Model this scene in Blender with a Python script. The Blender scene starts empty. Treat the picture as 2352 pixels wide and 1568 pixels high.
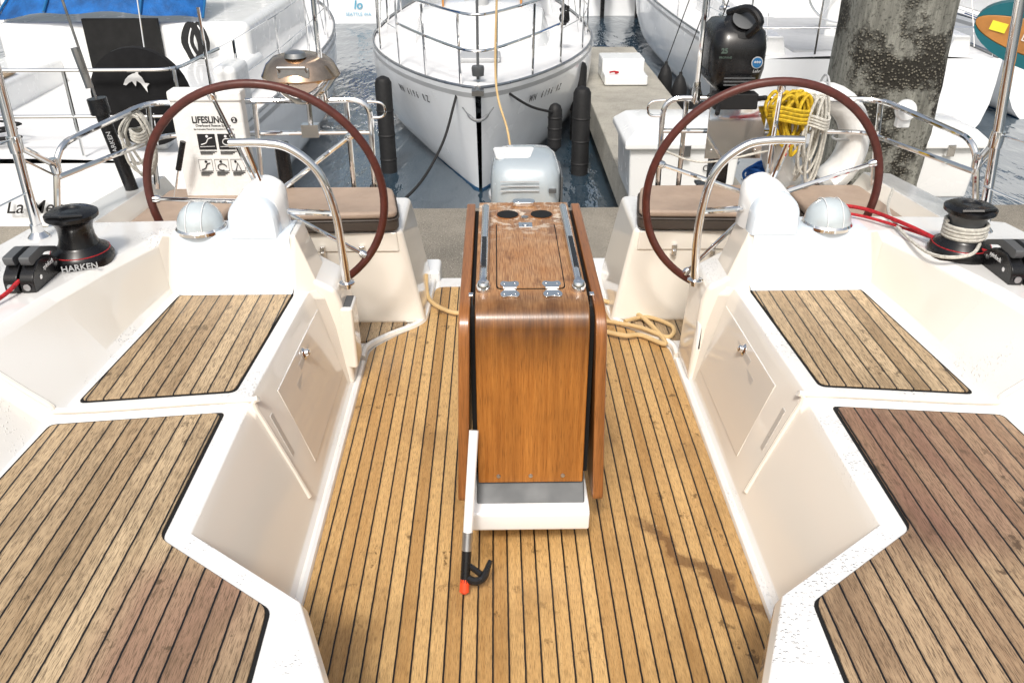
import bpy, bmesh, math, random
from mathutils import Vector, Matrix
random.seed(7)
S=bpy.context.scene; C=S.collection
R=math.radians
# ------------------------------------------------------------------ materials
def nt_new(name):
    m=bpy.data.materials.new(name); m.use_nodes=True
    nt=m.node_tree; b=nt.nodes["Principled BSDF"]; return m,nt,b
def nd(nt,t,**k):
    n=nt.nodes.new(t)
    for a,v in k.items(): setattr(n,a,v)
    return n
def lk(nt,a,b): nt.links.new(a,b)
def math_n(nt,op,a,b=None,clamp=False):
    n=nd(nt,'ShaderNodeMath',operation=op,use_clamp=clamp)
    for i,v in enumerate((a,b)):
        if v is None: continue
        if isinstance(v,(int,float)): n.inputs[i].default_value=v
        else: lk(nt,v,n.inputs[i])
    return n.outputs[0]
def mixc(nt,f,a,b,mode='MIX'):
    n=nd(nt,'ShaderNodeMix',data_type='RGBA',blend_type=mode)
    for s,v in ((n.inputs[0],f),(n.inputs[6],a),(n.inputs[7],b)):
        if isinstance(v,(int,float)): s.default_value=v
        elif isinstance(v,tuple): s.default_value=(*v[:3],1)
        else: lk(nt,v,s)
    return n.outputs[2]
def pos(nt,sx=1,sy=1,sz=1):
    g=nd(nt,'ShaderNodeNewGeometry'); m=nd(nt,'ShaderNodeVectorMath',operation='MULTIPLY')
    lk(nt,g.outputs['Position'],m.inputs[0]); m.inputs[1].default_value=(sx,sy,sz); return m.outputs[0]
def xyz(nt,w='Position'):
    g=nd(nt,'ShaderNodeNewGeometry'); s=nd(nt,'ShaderNodeSeparateXYZ'); lk(nt,g.outputs[w],s.inputs[0]); return s.outputs
def noi(nt,vec,scale=1,detail=4,rough=.55,dist=0):
    n=nd(nt,'ShaderNodeTexNoise'); lk(nt,vec,n.inputs['Vector'])
    n.inputs['Scale'].default_value=scale; n.inputs['Detail'].default_value=detail; n.inputs['Roughness'].default_value=rough; n.inputs['Distortion'].default_value=dist
    return n.outputs['Fac']
def mapr(nt,v,a,b,c,d):
    n=nd(nt,'ShaderNodeMapRange'); lk(nt,v,n.inputs[0])
    for i,x in enumerate((a,b,c,d)): n.inputs[i+1].default_value=x
    return n.outputs[0]
def bump(nt,b,h,s=.3,d=.002):
    n=nd(nt,'ShaderNodeBump'); n.inputs['Strength'].default_value=s; n.inputs['Distance'].default_value=d
    lk(nt,h,n.inputs['Height']); lk(nt,n.outputs[0],b.inputs['Normal'])
def paint(name,col,rough=.3,metal=0,var=.12,scale=5,bs=0,bscale=60,coat=0,bd=.002,dirt=None,rv=0.08,drops=False):
    m,nt,b=nt_new(name); p=pos(nt)
    f=noi(nt,p,scale,5,.6); f2=mapr(nt,f,.3,.7,1-var,1+var*.4)
    n=nd(nt,'ShaderNodeVectorMath',operation='SCALE'); n.inputs[0].default_value=col; lk(nt,f2,n.inputs['Scale'])
    out=n.outputs[0]
    if dirt:
        d=mapr(nt,noi(nt,pos(nt,1,1,.25),9,8,.7),.55,.78,0,dirt[1]); out=mixc(nt,d,out,dirt[0])
    if drops:
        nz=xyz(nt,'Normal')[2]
        side=mapr(nt,nz,.45,.9,1,0)   # standing faces tinted cream, warm light off the teak put into the colour
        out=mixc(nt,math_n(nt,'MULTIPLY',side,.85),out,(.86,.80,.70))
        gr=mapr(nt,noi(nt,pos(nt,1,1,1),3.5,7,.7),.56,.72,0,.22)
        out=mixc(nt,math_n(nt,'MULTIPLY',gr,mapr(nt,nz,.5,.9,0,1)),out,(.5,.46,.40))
    lk(nt,out,b.inputs['Base Color'])
    lk(nt,mapr(nt,noi(nt,p,scale*2.3,3),.3,.7,max(.02,rough-rv*.5),rough+rv),b.inputs['Roughness'])
    b.inputs['Metallic'].default_value=metal; b.inputs['Coat Weight'].default_value=coat
    b.inputs['Coat Roughness'].default_value=.04
    if bs: bump(nt,b,noi(nt,p,bscale,6,.65),bs,bd)
    if drops:
        v=nd(nt,'ShaderNodeTexVoronoi'); lk(nt,p,v.inputs['Vector']); v.inputs['Scale'].default_value=100
        ms=math_n(nt,'MULTIPLY',mapr(nt,noi(nt,p,2.4,4,.6),.49,.57,0,1),math_n(nt,'SUBTRACT',1.0,side))
        bump(nt,b,math_n(nt,'MULTIPLY',mapr(nt,v.outputs['Distance'],.12,.34,1,0),ms),.8,.005)
    return m
def p_(nt): return pos(nt)
def teak(name,c1,c2,plank=.044,off=0,caulk=.11,rough=.42,stain=.55,red=None,rmask=None,streak=.6,wet=False):
    m,nt,b=nt_new(name); s=xyz(nt)
    a=math_n(nt,'DIVIDE',math_n(nt,'ADD',s[0],off+10),plank)
    wob=math_n(nt,'MULTIPLY',noi(nt,pos(nt,1,3,1),9,2),.05)
    a=math_n(nt,'ADD',a,wob)
    fr=math_n(nt,'FRACT',a); fl=math_n(nt,'FLOOR',a)
    seam=math_n(nt,'LESS_THAN',fr,caulk)
    edge=mapr(nt,fr,caulk,caulk+.1,.45,0)
    wn=nd(nt,'ShaderNodeTexWhiteNoise',noise_dimensions='1D'); lk(nt,fl,wn.inputs['W'])
    grain=noi(nt,pos(nt,110,4,30),1,7,.65)
    fleck=noi(nt,pos(nt,520,32,60),1,5,.65)
    bl=noi(nt,pos(nt,1.6,1,1),2.1,7,.65)
    f=math_n(nt,'ADD',math_n(nt,'MULTIPLY',wn.outputs[0],.7),math_n(nt,'MULTIPLY',mapr(nt,grain,.32,.68,0,1),.4),True)
    col=mixc(nt,f,c1,c2)
    if red:
        rm=mapr(nt,noi(nt,pos(nt,2.5,.8,1),1.4,3),.35,.6,.25,.85)
        if rmask:
            for ax,lo,hi in rmask: rm=math_n(nt,'MULTIPLY',rm,mapr(nt,s[ax],lo,hi,0,1))
        col=mixc(nt,rm,col,red)
    dk=tuple(x*.28 for x in c1)
    col=mixc(nt,mapr(nt,fleck,.47,.64,0,streak),col,dk)
    col=mixc(nt,mapr(nt,bl,.50,.70,0,stain),col,tuple(x*.40 for x in c1))
    sp=noi(nt,pos(nt,1,.7,1),17,5,.65)
    msk=mapr(nt,noi(nt,pos(nt),1.9,2),.46,.56,0,1)
    col=mixc(nt,math_n(nt,'MULTIPLY',mapr(nt,sp,.60,.65,0,.8),msk),col,dk)
    wetm=None
    if wet:
        wv=math_n(nt,'MULTIPLY',math_n(nt,'SUBTRACT',noi(nt,p_(nt),5,5,.6),.5),.35)
        d1=math_n(nt,'ABSOLUTE',math_n(nt,'ADD',wv,math_n(nt,'SUBTRACT',s[0],math_n(nt,'ADD',math_n(nt,'MULTIPLY',s[1],-.80),2.10))))
        wetm=math_n(nt,'MULTIPLY',mapr(nt,d1,.018,.045,1,0),math_n(nt,'MULTIPLY',mapr(nt,s[1],1.52,1.68,0,1),mapr(nt,s[1],2.28,2.16,0,1)))
        wetm=math_n(nt,'MULTIPLY',wetm,mapr(nt,s[0],.3,.4,0,.72))
        col=mixc(nt,wetm,col,(.12,.055,.02))
    col=mixc(nt,edge,col,dk)
    col=mixc(nt,seam,col,(.005,.005,.006))
    lk(nt,col,b.inputs['Base Color'])
    rr=mapr(nt,bl,.35,.7,rough+.08,rough-.12)
    if wetm: rr=math_n(nt,'SUBTRACT',rr,math_n(nt,'MULTIPLY',wetm,.2))
    lk(nt,rr,b.inputs['Roughness'])
    b.inputs['Specular IOR Level'].default_value=.4
    h=math_n(nt,'SUBTRACT',math_n(nt,'MULTIPLY',fleck,.6),seam)
    bump(nt,b,h,.5,.0018); return m
def wood(name,c1,c2,rough=.25,coat=.5,bleach=False):
    m,nt,b=nt_new(name)
    g=noi(nt,pos(nt,95,3,3),1,8,.6); g2=noi(nt,pos(nt,16,1.4,1.4),1,3,.5); fl=noi(nt,pos(nt,420,16,16),1,4,.6)
    col=mixc(nt,mapr(nt,g,.3,.7,0,1),c1,c2)
    col=mixc(nt,mapr(nt,g2,.4,.65,0,.35),col,tuple(x*.6 for x in c1))
    col=mixc(nt,mapr(nt,fl,.5,.68,0,.55),col,tuple(x*.25 for x in c1))
    if bleach:
        s=xyz(nt)
        up=mapr(nt,s[2],.785,.822,0,1)
        bn=mapr(nt,noi(nt,pos(nt,3,1.6,1),3.2,7,.65),.34,.60,.35,.95)
        col=mixc(nt,math_n(nt,'MULTIPLY',up,bn),col,mixc(nt,mapr(nt,fl,.42,.6,0,1),(.50,.29,.14),(.24,.11,.045)))
        ya=mapr(nt,s[1],2.60,2.84,0,1)
        dk_=math_n(nt,'MULTIPLY',ya,mapr(nt,noi(nt,pos(nt,1,1,1),9,6,.65),.48,.6,0,.75))
        col=mixc(nt,math_n(nt,'MULTIPLY',up,dk_),col,(.12,.05,.022))
        bw=mapr(nt,noi(nt,pos(nt,1,1,1),22,8,.7),.52,.59,0,.9)
        col=mixc(nt,math_n(nt,'MULTIPLY',math_n(nt,'MULTIPLY',up,bw),ya),col,(.70,.60,.48))
        bd_=mapr(nt,noi(nt,pos(nt,2,1,1),5,6,.6),.58,.66,0,.6)
        col=mixc(nt,math_n(nt,'MULTIPLY',up,bd_),col,(.12,.045,.016))
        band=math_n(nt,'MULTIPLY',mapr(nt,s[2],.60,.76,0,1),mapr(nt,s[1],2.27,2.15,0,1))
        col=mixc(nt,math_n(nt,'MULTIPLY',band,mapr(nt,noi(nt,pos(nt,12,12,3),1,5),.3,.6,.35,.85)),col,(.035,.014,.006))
        lk(nt,mapr(nt,up,0,1,rough,.36),b.inputs['Roughness'])
    else: b.inputs['Roughness'].default_value=rough
    lk(nt,col,b.inputs['Base Color']); b.inputs['Coat Weight'].default_value=.15 if bleach else coat
    b.inputs['Coat Roughness'].default_value=.12
    bump(nt,b,fl,.25,.001); return m

GEL=paint('gelcoat',(.80,.795,.78),.14,var=.015,scale=2.0,coat=.8,rv=.03,drops=True)
GELS=paint('gelcoat_shaded',(.60,.57,.52),.3,var=.05,coat=.2)  # gelcoat darkened, shade of recesses and grooves put into the colour
GELW=paint('gelcoat_white',(.84,.85,.85),.22,var=.03,scale=3,coat=.4)
HULLW=paint('hull_white',(.90,.92,.94),.2,var=.04,scale=1.2,coat=.4,dirt=((.65,.65,.6),.2))
DECKW=paint('deck_white',(.83,.83,.83),.5,var=.07,scale=3,dirt=((.55,.53,.48),.25))
DOME=paint('helm_skylit_white',(.70,.78,.86),.13,var=.03,coat=.8)  # blue of sky light on the helm fronts mixed into this white
GLASSY=paint('compass_shell',(.50,.56,.59),.04,var=.08,coat=1,scale=14)
TSOLE=teak('teak_sole',(.38,.20,.062),(.68,.44,.19),.0445,0,.115,.40,.55,wet=True)
TSEAT=teak('teak_seat',(.29,.19,.10),(.60,.45,.28),.052,.013,.095,.46,.6,streak=.85)
TSEATL=teak('teak_seat_port',(.29,.19,.10),(.60,.45,.28),.052,.013,.095,.46,.6,red=(.30,.175,.12),rmask=[(1,1.62,1.5),(0,-1.02,-.92)],streak=.85)
TSEATR=teak('teak_seat_starboard',(.27,.16,.09),(.55,.40,.245),.052,.013,.095,.43,.6,red=(.22,.11,.08),rmask=[(1,1.5,1.62)],streak=.85)
TAB=wood('varnished_teak',(.30,.10,.014),(.48,.19,.036),.26,.5,True)
TLEAF=wood('leaf_teak',(.23,.08,.018),(.39,.15,.04),.3,.3)
CHR=paint('stainless_steel',(.86,.86,.86),.05,1,var=.03,scale=6,rv=.02)
CHRD=paint('dull_metal',(.5,.5,.5),.3,1,var=.2,scale=12)
LEA=paint('brown_leather',(.095,.022,.015),.40,var=.3,scale=30,bs=.4,bscale=350,bd=.0008)
BLK=paint('black_plastic',(.007,.007,.008),.25,var=.3,scale=10)
BLKR=paint('black_rubber',(.007,.007,.008),.65,var=.4,scale=14,bs=.3,bscale=60)
BLKC=paint('black_canvas',(.003,.003,.004),.95,var=.2)
DARK=paint('dark_gap',(.003,.003,.003),.8)
GREY=paint('grey_plastic',(.09,.095,.10),.4,var=.15)
MGREY=paint('dark_tread',(.055,.06,.065),.45,var=.1)
LGREY=paint('light_grey',(.45,.46,.47),.4,var=.1)
SILV=paint('silver_paint',(.46,.52,.56),.2,.2,var=.05,coat=.6)
CUSH=paint('tan_vinyl',(.40,.30,.23),.55,var=.15,scale=8,bs=.25,bscale=200)
CUSHD=paint('dark_vinyl',(.07,.055,.045),.55,var=.2,scale=8,bs=.2,bscale=200)
BLUE=paint('blue_canvas',(.003,.11,.38),.7,var=.5,scale=7,bs=.8,bscale=8,bd=.03)
TANC=paint('tan_canvas',(.35,.26,.17),.8,var=.3,scale=5)
GRNC=paint('green_canvas',(.02,.10,.07),.8,var=.3,scale=5)
BLUES=paint('blue_stripe',(.01,.12,.3),.3)
REDS=paint('red_stripe',(.35,.03,.03),.3)
LBLUE=paint('pale_blue_paint',(.12,.42,.6),.3)
CANV=paint('white_vinyl',(.84,.84,.82),.5,var=.05,scale=6,bs=.4,bscale=9,bd=.02,dirt=((.45,.42,.37),.3))
INK=paint('black_ink',(.012,.012,.014),.5)
WHITEI=paint('white_ink',(.8,.8,.8),.5)
GREENI=paint('green_ink',(.08,.12,.10),.5)
YEL=paint('yellow_rope',(.66,.44,.015),.7,var=.5,scale=60,bs=.8,bscale=220,bd=.003)
WROPE=paint('white_rope',(.62,.60,.54),.8,var=.35,scale=80,bs=.8,bscale=260,bd=.003)
BLUR=paint('blue_rope',(.02,.14,.5),.8)
RED=paint('red_rope',(.48,.012,.02),.7,var=.5,scale=90,bs=.8,bscale=300,bd=.002)
TAN=paint('tan_hose',(.66,.46,.22),.45,var=.2)
BROPE=paint('black_rope',(.014,.014,.015),.8,var=.4,scale=60,bs=.6,bscale=200,bd=.003)
ORNG=paint('orange_plastic',(.75,.07,.02),.35)
COPP=paint('copper_reflection_steel',(.72,.53,.38),.16,1,var=.45,scale=7)  # copper-coloured reflection painted into the steel's base colour
GLASS=paint('tinted_glass',(.02,.028,.035),.05,var=.2)
TEAL=paint('teal_foam',(.006,.12,.15),.35)
WBRD=paint('wood_board',(.50,.22,.06),.3,var=.35,scale=9)
YLAB=paint('yellow_label',(.8,.75,.05),.4)
def concrete(name,c,sp=.5):
    m,nt,b=nt_new(name); p=pos(nt)
    col=mixc(nt,mapr(nt,noi(nt,p,2,7,.65),.3,.7,0,1),tuple(x*.65 for x in c),tuple(x*1.2 for x in c))
    col=mixc(nt,mapr(nt,noi(nt,p,120,2),.55,.66,0,sp),col,(.6,.56,.5))
    col=mixc(nt,mapr(nt,noi(nt,p,70,2),.58,.68,0,sp),col,(.05,.045,.04))
    lk(nt,col,b.inputs['Base Color']); b.inputs['Roughness'].default_value=.85
    bump(nt,b,noi(nt,p,90,5,.7),.6,.004); return m
CONC=concrete('dock_concrete',(.24,.215,.175)); CONL=concrete('pier_concrete',(.38,.36,.31))
def pile_mat():
    m,nt,b=nt_new('weathered_pile'); p=pos(nt)
    col=mixc(nt,mapr(nt,noi(nt,pos(nt,12,12,1.4),1,9,.72),.3,.7,0,1),(.09,.09,.075),(.46,.455,.40))
    col=mixc(nt,mapr(nt,noi(nt,p,46,4,.7),.54,.64,0,.7),col,(.03,.03,.025))
    s=xyz(nt)
    v=nd(nt,'ShaderNodeTexVoronoi'); lk(nt,p,v.inputs['Vector']); v.inputs['Scale'].default_value=46
    lowm=math_n(nt,'MULTIPLY',mapr(nt,noi(nt,p,2.6,6,.65),.49,.56,0,1),mapr(nt,s[2],1.9,.7,0.35,1))
    cell=mapr(nt,v.outputs['Distance'],.1,.5,1,0)
    barn=mixc(nt,cell,(.025,.022,.016),(.36,.33,.26))
    col=mixc(nt,lowm,col,barn)
    lk(nt,col,b.inputs['Base Color']); b.inputs['Roughness'].default_value=.9
    h=math_n(nt,'ADD',math_n(nt,'MULTIPLY',math_n(nt,'MULTIPLY',cell,lowm),1.4),noi(nt,pos(nt,20,20,3),2,8,.75))
    bump(nt,b,h,1,.03); return m
PILE=pile_mat()
def water_mat():
    m,nt,b=nt_new('water_surface')
    b.inputs['Base Color'].default_value=(.03,.055,.08,1); b.inputs['Roughness'].default_value=.02; b.inputs['IOR'].default_value=3.8
    h=math_n(nt,'ADD',noi(nt,pos(nt,1,.5,1),1.3,3,.5),math_n(nt,'MULTIPLY',noi(nt,pos(nt,1,.35,1),6,3,.55),.3))
    bump(nt,b,h,.8,.11); return m
WATER=water_mat()
# ------------------------------------------------------------------ object helpers
ORG={}
def thing(name,loc,label,cat,group=None,rz=0,local=False):
    e=bpy.data.objects.new(name,None); e.empty_display_size=.1; C.objects.link(e)
    e.location=loc; e.rotation_euler[2]=rz
    e["label"]=label; e["category"]=cat
    if group: e["group"]=group
    ORG[e.name]=Vector((0,0,0)) if local else Vector(loc)
    return e
def node(name,loc,parent):
    e=bpy.data.objects.new(name,None); e.empty_display_size=.05; C.objects.link(e); e.parent=parent
    e.location=Vector(loc)-ORG[parent.name]; ORG[e.name]=Vector(loc); return e
def fin(bm,name,mats,parent=None,bevel=0,seg=2,ang=35,smooth=True,label=None,cat=None,group=None,kind=None,keep=False):
    if not isinstance(mats,(list,tuple)): mats=[mats]
    bmesh.ops.recalc_face_normals(bm,faces=bm.faces)
    me=bpy.data.meshes.new(name); bm.to_mesh(me); bm.free()
    c=Vector((0,0,0))
    if not keep and len(me.vertices):
        xs=[v.co for v in me.vertices]
        c=Vector(((min(v.x for v in xs)+max(v.x for v in xs))/2,(min(v.y for v in xs)+max(v.y for v in xs))/2,min(v.z for v in xs)))
        me.transform(Matrix.Translation(-c))
    for m in mats: me.materials.append(m)
    o=bpy.data.objects.new(name,me); C.objects.link(o)
    if parent: o.parent=parent; o.location=c-ORG[parent.name]
    else: o.location=c
    ORG[o.name]=c
    if smooth:
        me.shade_smooth()
        if not bevel: me.set_sharp_from_angle(angle=R(ang))
    if bevel:
        b=o.modifiers.new('bevel','BEVEL'); b.width=bevel; b.segments=seg; b.limit_method='ANGLE'; b.angle_limit=R(ang); b.harden_normals=True
    if label: o["label"]=label
    if cat: o["category"]=cat
    if group: o["group"]=group
    if kind: o["kind"]=kind
    return o
def BM(): return bmesh.new()
def box(bm,x0,x1,y0,y1,z0,z1,mi=0,M=None):
    vs=[bm.verts.new(M@Vector(p) if M else p) for p in [(x0,y0,z0),(x1,y0,z0),(x1,y1,z0),(x0,y1,z0),(x0,y0,z1),(x1,y0,z1),(x1,y1,z1),(x0,y1,z1)]]
    for f in [(0,3,2,1),(4,5,6,7),(0,1,5,4),(1,2,6,5),(2,3,7,6),(3,0,4,7)]:
        fc=bm.faces.new([vs[i] for i in f]); fc.material_index=mi
def catmull(pts,n=6,closed=False):
    P=[Vector(p) for p in pts]; out=[]; N=len(P)
    rng=range(N if closed else N-1)
    for i in rng:
        if closed: p0,p1,p2,p3=P[(i-1)%N],P[i],P[(i+1)%N],P[(i+2)%N]
        else: p0,p1,p2,p3=P[max(i-1,0)],P[i],P[i+1],P[min(i+2,N-1)]
        for k in range(n):
            t=k/n
            out.append(.5*((2*p1)+(-p0+p2)*t+(2*p0-5*p1+4*p2-p3)*t*t+(-p0+3*p1-3*p2+p3)*t**3))
    if not closed: out.append(P[-1])
    return out
def fillet(pts,r=.06,n=6):
    P=[Vector(p) for p in pts]; out=[P[0]]
    for i in range(1,len(P)-1):
        a=(P[i-1]-P[i]); b=(P[i+1]-P[i]); ra=min(r,a.length*.49); rb=min(r,b.length*.49)
        A=P[i]+a.normalized()*ra; B=P[i]+b.normalized()*rb
        for k in range(n+1):
            t=k/n; out.append(A*(1-t)**2+P[i]*2*t*(1-t)+B*t*t)
    out.append(P[-1]); return out
def tube(bm,pts,r,seg=8,closed=False,mi=0,flat=1.0):
    P=[Vector(p) for p in pts]; N=len(P)
    if N<2: return
    T=[]
    for i in range(N):
        if closed: t=P[(i+1)%N]-P[(i-1)%N]
        else: t=P[min(i+1,N-1)]-P[max(i-1,0)]
        T.append(t.normalized() if t.length>1e-9 else Vector((0,0,1)))
    u=T[0].cross(Vector((0,0,1)))
    if u.length<.05: u=T[0].cross(Vector((0,1,0)))
    u.normalize(); rings=[]
    for i in range(N):
        u=(u-T[i]*u.dot(T[i])).normalized(); v=T[i].cross(u)
        rr=r[i] if isinstance(r,(list,tuple)) else r
        rings.append([bm.verts.new(P[i]+(u*math.cos(2*math.pi*k/seg)+v*flat*math.sin(2*math.pi*k/seg))*rr) for k in range(seg)])
    for i in range(N if closed else N-1):
        a=rings[i]; b=rings[(i+1)%N]
        for k in range(seg):
            f=bm.faces.new((a[k],a[(k+1)%seg],b[(k+1)%seg],b[k])); f.material_index=mi
    if not closed:
        for rg in (rings[0],rings[-1]):
            f=bm.faces.new(rg); f.material_index=mi
def lathe(bm,prof,c=(0,0,0),seg=28,mi=0,M=None):
    c=Vector(c); rings=[]
    for r,z in prof:
        ring=[]
        for k in range(seg):
            p=Vector((max(r,.0004)*math.cos(2*math.pi*k/seg),max(r,.0004)*math.sin(2*math.pi*k/seg),z))
            if M: p=M@p
            ring.append(bm.verts.new(c+p))
        rings.append(ring)
    for a,b in zip(rings,rings[1:]):
        for k in range(seg):
            f=bm.faces.new((a[k],a[(k+1)%seg],b[(k+1)%seg],b[k])); f.material_index=mi
    for rg in (rings[0],rings[-1]):
        f=bm.faces.new(rg); f.material_index=mi
def prism(bm,poly,z0,z1,axis='z',mi=0):
    def P(a,b,c):
        return {'z':(a,b,c),'x':(c,a,b),'y':(a,c,b)}[axis]
    A=[bm.verts.new(P(a,b,z0)) for a,b in poly]; B=[bm.verts.new(P(a,b,z1)) for a,b in poly]
    n=len(poly)
    for i in range(n):
        f=bm.faces.new((A[i],A[(i+1)%n],B[(i+1)%n],B[i])); f.material_index=mi
    bm.faces.new(A).material_index=mi; bm.faces.new(B).material_index=mi
def rpoly(pts,r,n=5):
    out=[]; N=len(pts)
    for i in range(N):
        p=Vector(pts[i]); a=Vector(pts[i-1])-p; b=Vector(pts[(i+1)%N])-p
        rr=r[i] if isinstance(r,(list,tuple)) else r
        if rr<=0: out.append(tuple(p)); continue
        ra=min(rr,a.length*.49); rb=min(rr,b.length*.49)
        A=p+a.normalized()*ra; B=p+b.normalized()*rb
        for k in range(n+1):
            t=k/n; q=A*(1-t)**2+p*2*t*(1-t)+B*t*t; out.append((q.x,q.y))
    return out
def loft(bm,secs,cap=True,mi=0,closed=False):
    rings=[[bm.verts.new(p) for p in s] for s in secs]
    n=len(rings[0])
    for a,b in zip(rings,rings[1:]):
        for k in range(n if closed else n-1):
            try:
                f=bm.faces.new((a[k],a[(k+1)%n],b[(k+1)%n],b[k])); f.material_index=mi
            except: pass
    if cap and closed:
        bm.faces.new(rings[0]).material_index=mi; bm.faces.new(rings[-1]).material_index=mi
    return rings
def text(body,size,loc,right,up,mat,parent,name='lettering',bold=0,shear=0,align='CENTER',ext=.0008,sx=1):
    cu=bpy.data.curves.new('t','FONT'); cu.body=body; cu.size=size; cu.align_x=align; cu.align_y='CENTER'; cu.extrude=ext; cu.offset=bold; cu.shear=shear; cu.resolution_u=3
    to=bpy.data.objects.new('t',cu); C.objects.link(to)
    dg=bpy.context.evaluated_depsgraph_get(); dg.update()
    me=bpy.data.meshes.new_from_object(to.evaluated_get(dg)); bpy.data.objects.remove(to)
    me.name=name; r=Vector(right).normalized(); u=Vector(up).normalized(); n=r.cross(u).normalized(); u=n.cross(r)
    M=Matrix(((r.x*sx,u.x,n.x,0),(r.y*sx,u.y,n.y,0),(r.z*sx,u.z,n.z,0),(0,0,0,1)))
    me.transform(M); me.materials.clear(); me.materials.append(mat)
    o=bpy.data.objects.new(name,me); C.objects.link(o)
    o.parent=parent; o.location=Vector(loc)-ORG[parent.name]; return o
# ------------------------------------------------------------------ setting
bm=BM(); box(bm,-1500,1500,-1500,1500,-5,-.75); fin(bm,'water',WATER,kind='structure',smooth=False)
bm=BM()
xx=-14
while xx<14:
    box(bm,xx+.006,xx+2.994,4.55,6.02,-.62,-.3); xx+=3
fin(bm,'dock',CONC,kind='structure',bevel=.015)
bm=BM(); box(bm,.92,1.85,6.03,12.5,-.6,-.3); fin(bm,'pier',CONL,kind='structure',bevel=.015)
# ------------------------------------------------------------------ own sailboat
B=thing('sailboat',(0,2.2,-.8),'white sailing yacht cockpit with teak deck and twin steering wheels','sailboat')
HZ=.45; CT=.675
J=[
(.2,[(.40,0),(.41,.02),(.415,.39),(.43,.42),(.50,.42),(1.53,.42),(1.56,.44),(1.72,.645),(1.76,CT),(2.06,.655),(2.12,.62),(2.05,0),(1.7,-.8)]),
(1.2,[(.43,0),(.44,.02),(.445,.39),(.46,.42),(.52,.42),(1.53,.42),(1.56,.44),(1.72,.645),(1.76,CT),(2.06,.655),(2.12,.62),(2.05,0),(1.7,-.8)]),
(1.44,[(.53,0),(.54,.02),(.545,.39),(.56,.42),(.62,.42),(1.53,.42),(1.56,.44),(1.72,.645),(1.76,CT),(2.06,.655),(2.12,.62),(2.05,0),(1.7,-.8)]),
(1.68,[(.70,0),(.722,.02),(.862,.39),(.885,.42),(.93,.42),(1.51,.42),(1.54,.44),(1.71,.645),(1.75,CT),(2.05,.655),(2.10,.62),(2.03,0),(1.7,-.8)]),
(2.24,[(.70,0),(.722,.02),(.862,.39),(.885,.42),(.93,.42),(1.48,.42),(1.50,.44),(1.68,.645),(1.72,CT),(2.04,.655),(2.10,.62),(2.03,0),(1.7,-.8)]),
(2.265,[(.70,0),(.722,.02),(.855,.42),(.876,HZ),(.93,HZ),(1.43,HZ),(1.455,.47),(1.63,.65),(1.67,CT),(2.04,.655),(2.10,.62),(2.03,0),(1.7,-.8)]),
(2.55,[(.70,0),(.722,.02),(.842,.42),(.862,HZ),(.91,HZ),(1.405,HZ),(1.43,.47),(1.55,.65),(1.59,CT),(2.02,.655),(2.07,.62),(2.0,0),(1.7,-.8)]),
(2.80,[(.70,0),(.722,.02),(.832,.42),(.85,HZ),(.90,HZ),(1.385,HZ),(1.41,.47),(1.465,.65),(1.50,CT),(2.0,.655),(2.05,.62),(1.98,0),(1.7,-.8)]),
(3.03,[(.70,0),(.72,.02),(.82,.42),(.838,HZ),(.89,HZ),(1.36,HZ),(1.375,.47),(1.385,.645),(1.42,CT),(1.99,.65),(2.04,.61),(1.97,0),(1.7,-.8)]),
(3.075,[(.70,0),(.72,.02),(.765,.40),(.80,.44),(.875,.668),(1.33,.668),(1.35,.670),(1.38,.672),(1.42,CT),(1.98,.65),(2.03,.61),(1.96,0),(1.7,-.8)]),
(3.235,[(.70,0),(.72,.02),(.765,.40),(.80,.44),(.875,.668),(1.28,.668),(1.30,.670),(1.34,.672),(1.74,.665),(1.97,.64),(2.02,.60),(1.95,0),(1.7,-.8)]),
(3.25,[(.70,-.012),(.71,-.011),(.72,-.010),(.74,-.009),(.80,-.008),(1.25,-.007),(1.27,.02),(1.29,.44),(1.72,.45),(1.80,.61),(1.98,.60),(1.91,0),(1.7,-.8)]),
(4.12,[(.70,-.012),(.71,-.011),(.72,-.010),(.74,-.009),(.80,-.008),(1.25,-.007),(1.27,.02),(1.29,.44),(1.66,.45),(1.74,.57),(1.88,.56),(1.83,0),(1.6,-.8)])]
def ysl(y,x): return y-(.11*max(0,min(x,1.9)-.9) if 2.2<y<2.3 else 0)
for s in (1,-1):
    bm=BM()
    rg=loft(bm,[[(s*x,ysl(y,x),z) for x,z in pr] for y,pr in J])
    for ring in (rg[0],rg[-1]):
        bm.faces.new(ring)
    fin(bm,'cockpit_side',GEL,B,bevel=.014,seg=3,ang=20)
bm=BM(); box(bm,-.72,.72,.2,4.16,-.8,-.012); box(bm,-1.3,1.3,3.2,4.16,-.8,-.014)
fin(bm,'cockpit_floor',GEL,B,bevel=.01)
bm=BM()
sole=[(-.44,.2),(.44,.2),(.52,1.4),(.678,1.62),(.678,3.36),(.60,3.46),(.46,3.60),(.43,3.75),(.42,4.02),(-.42,4.02),(-.43,3.75),(-.46,3.60),(-.60,3.46),(-.678,3.36),(-.678,1.62),(-.52,1.4)]
prism(bm,rpoly(sole,.05,3),-.012,0); fin(bm,'teak_sole',TSOLE,B,bevel=.002,seg=1)
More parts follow.
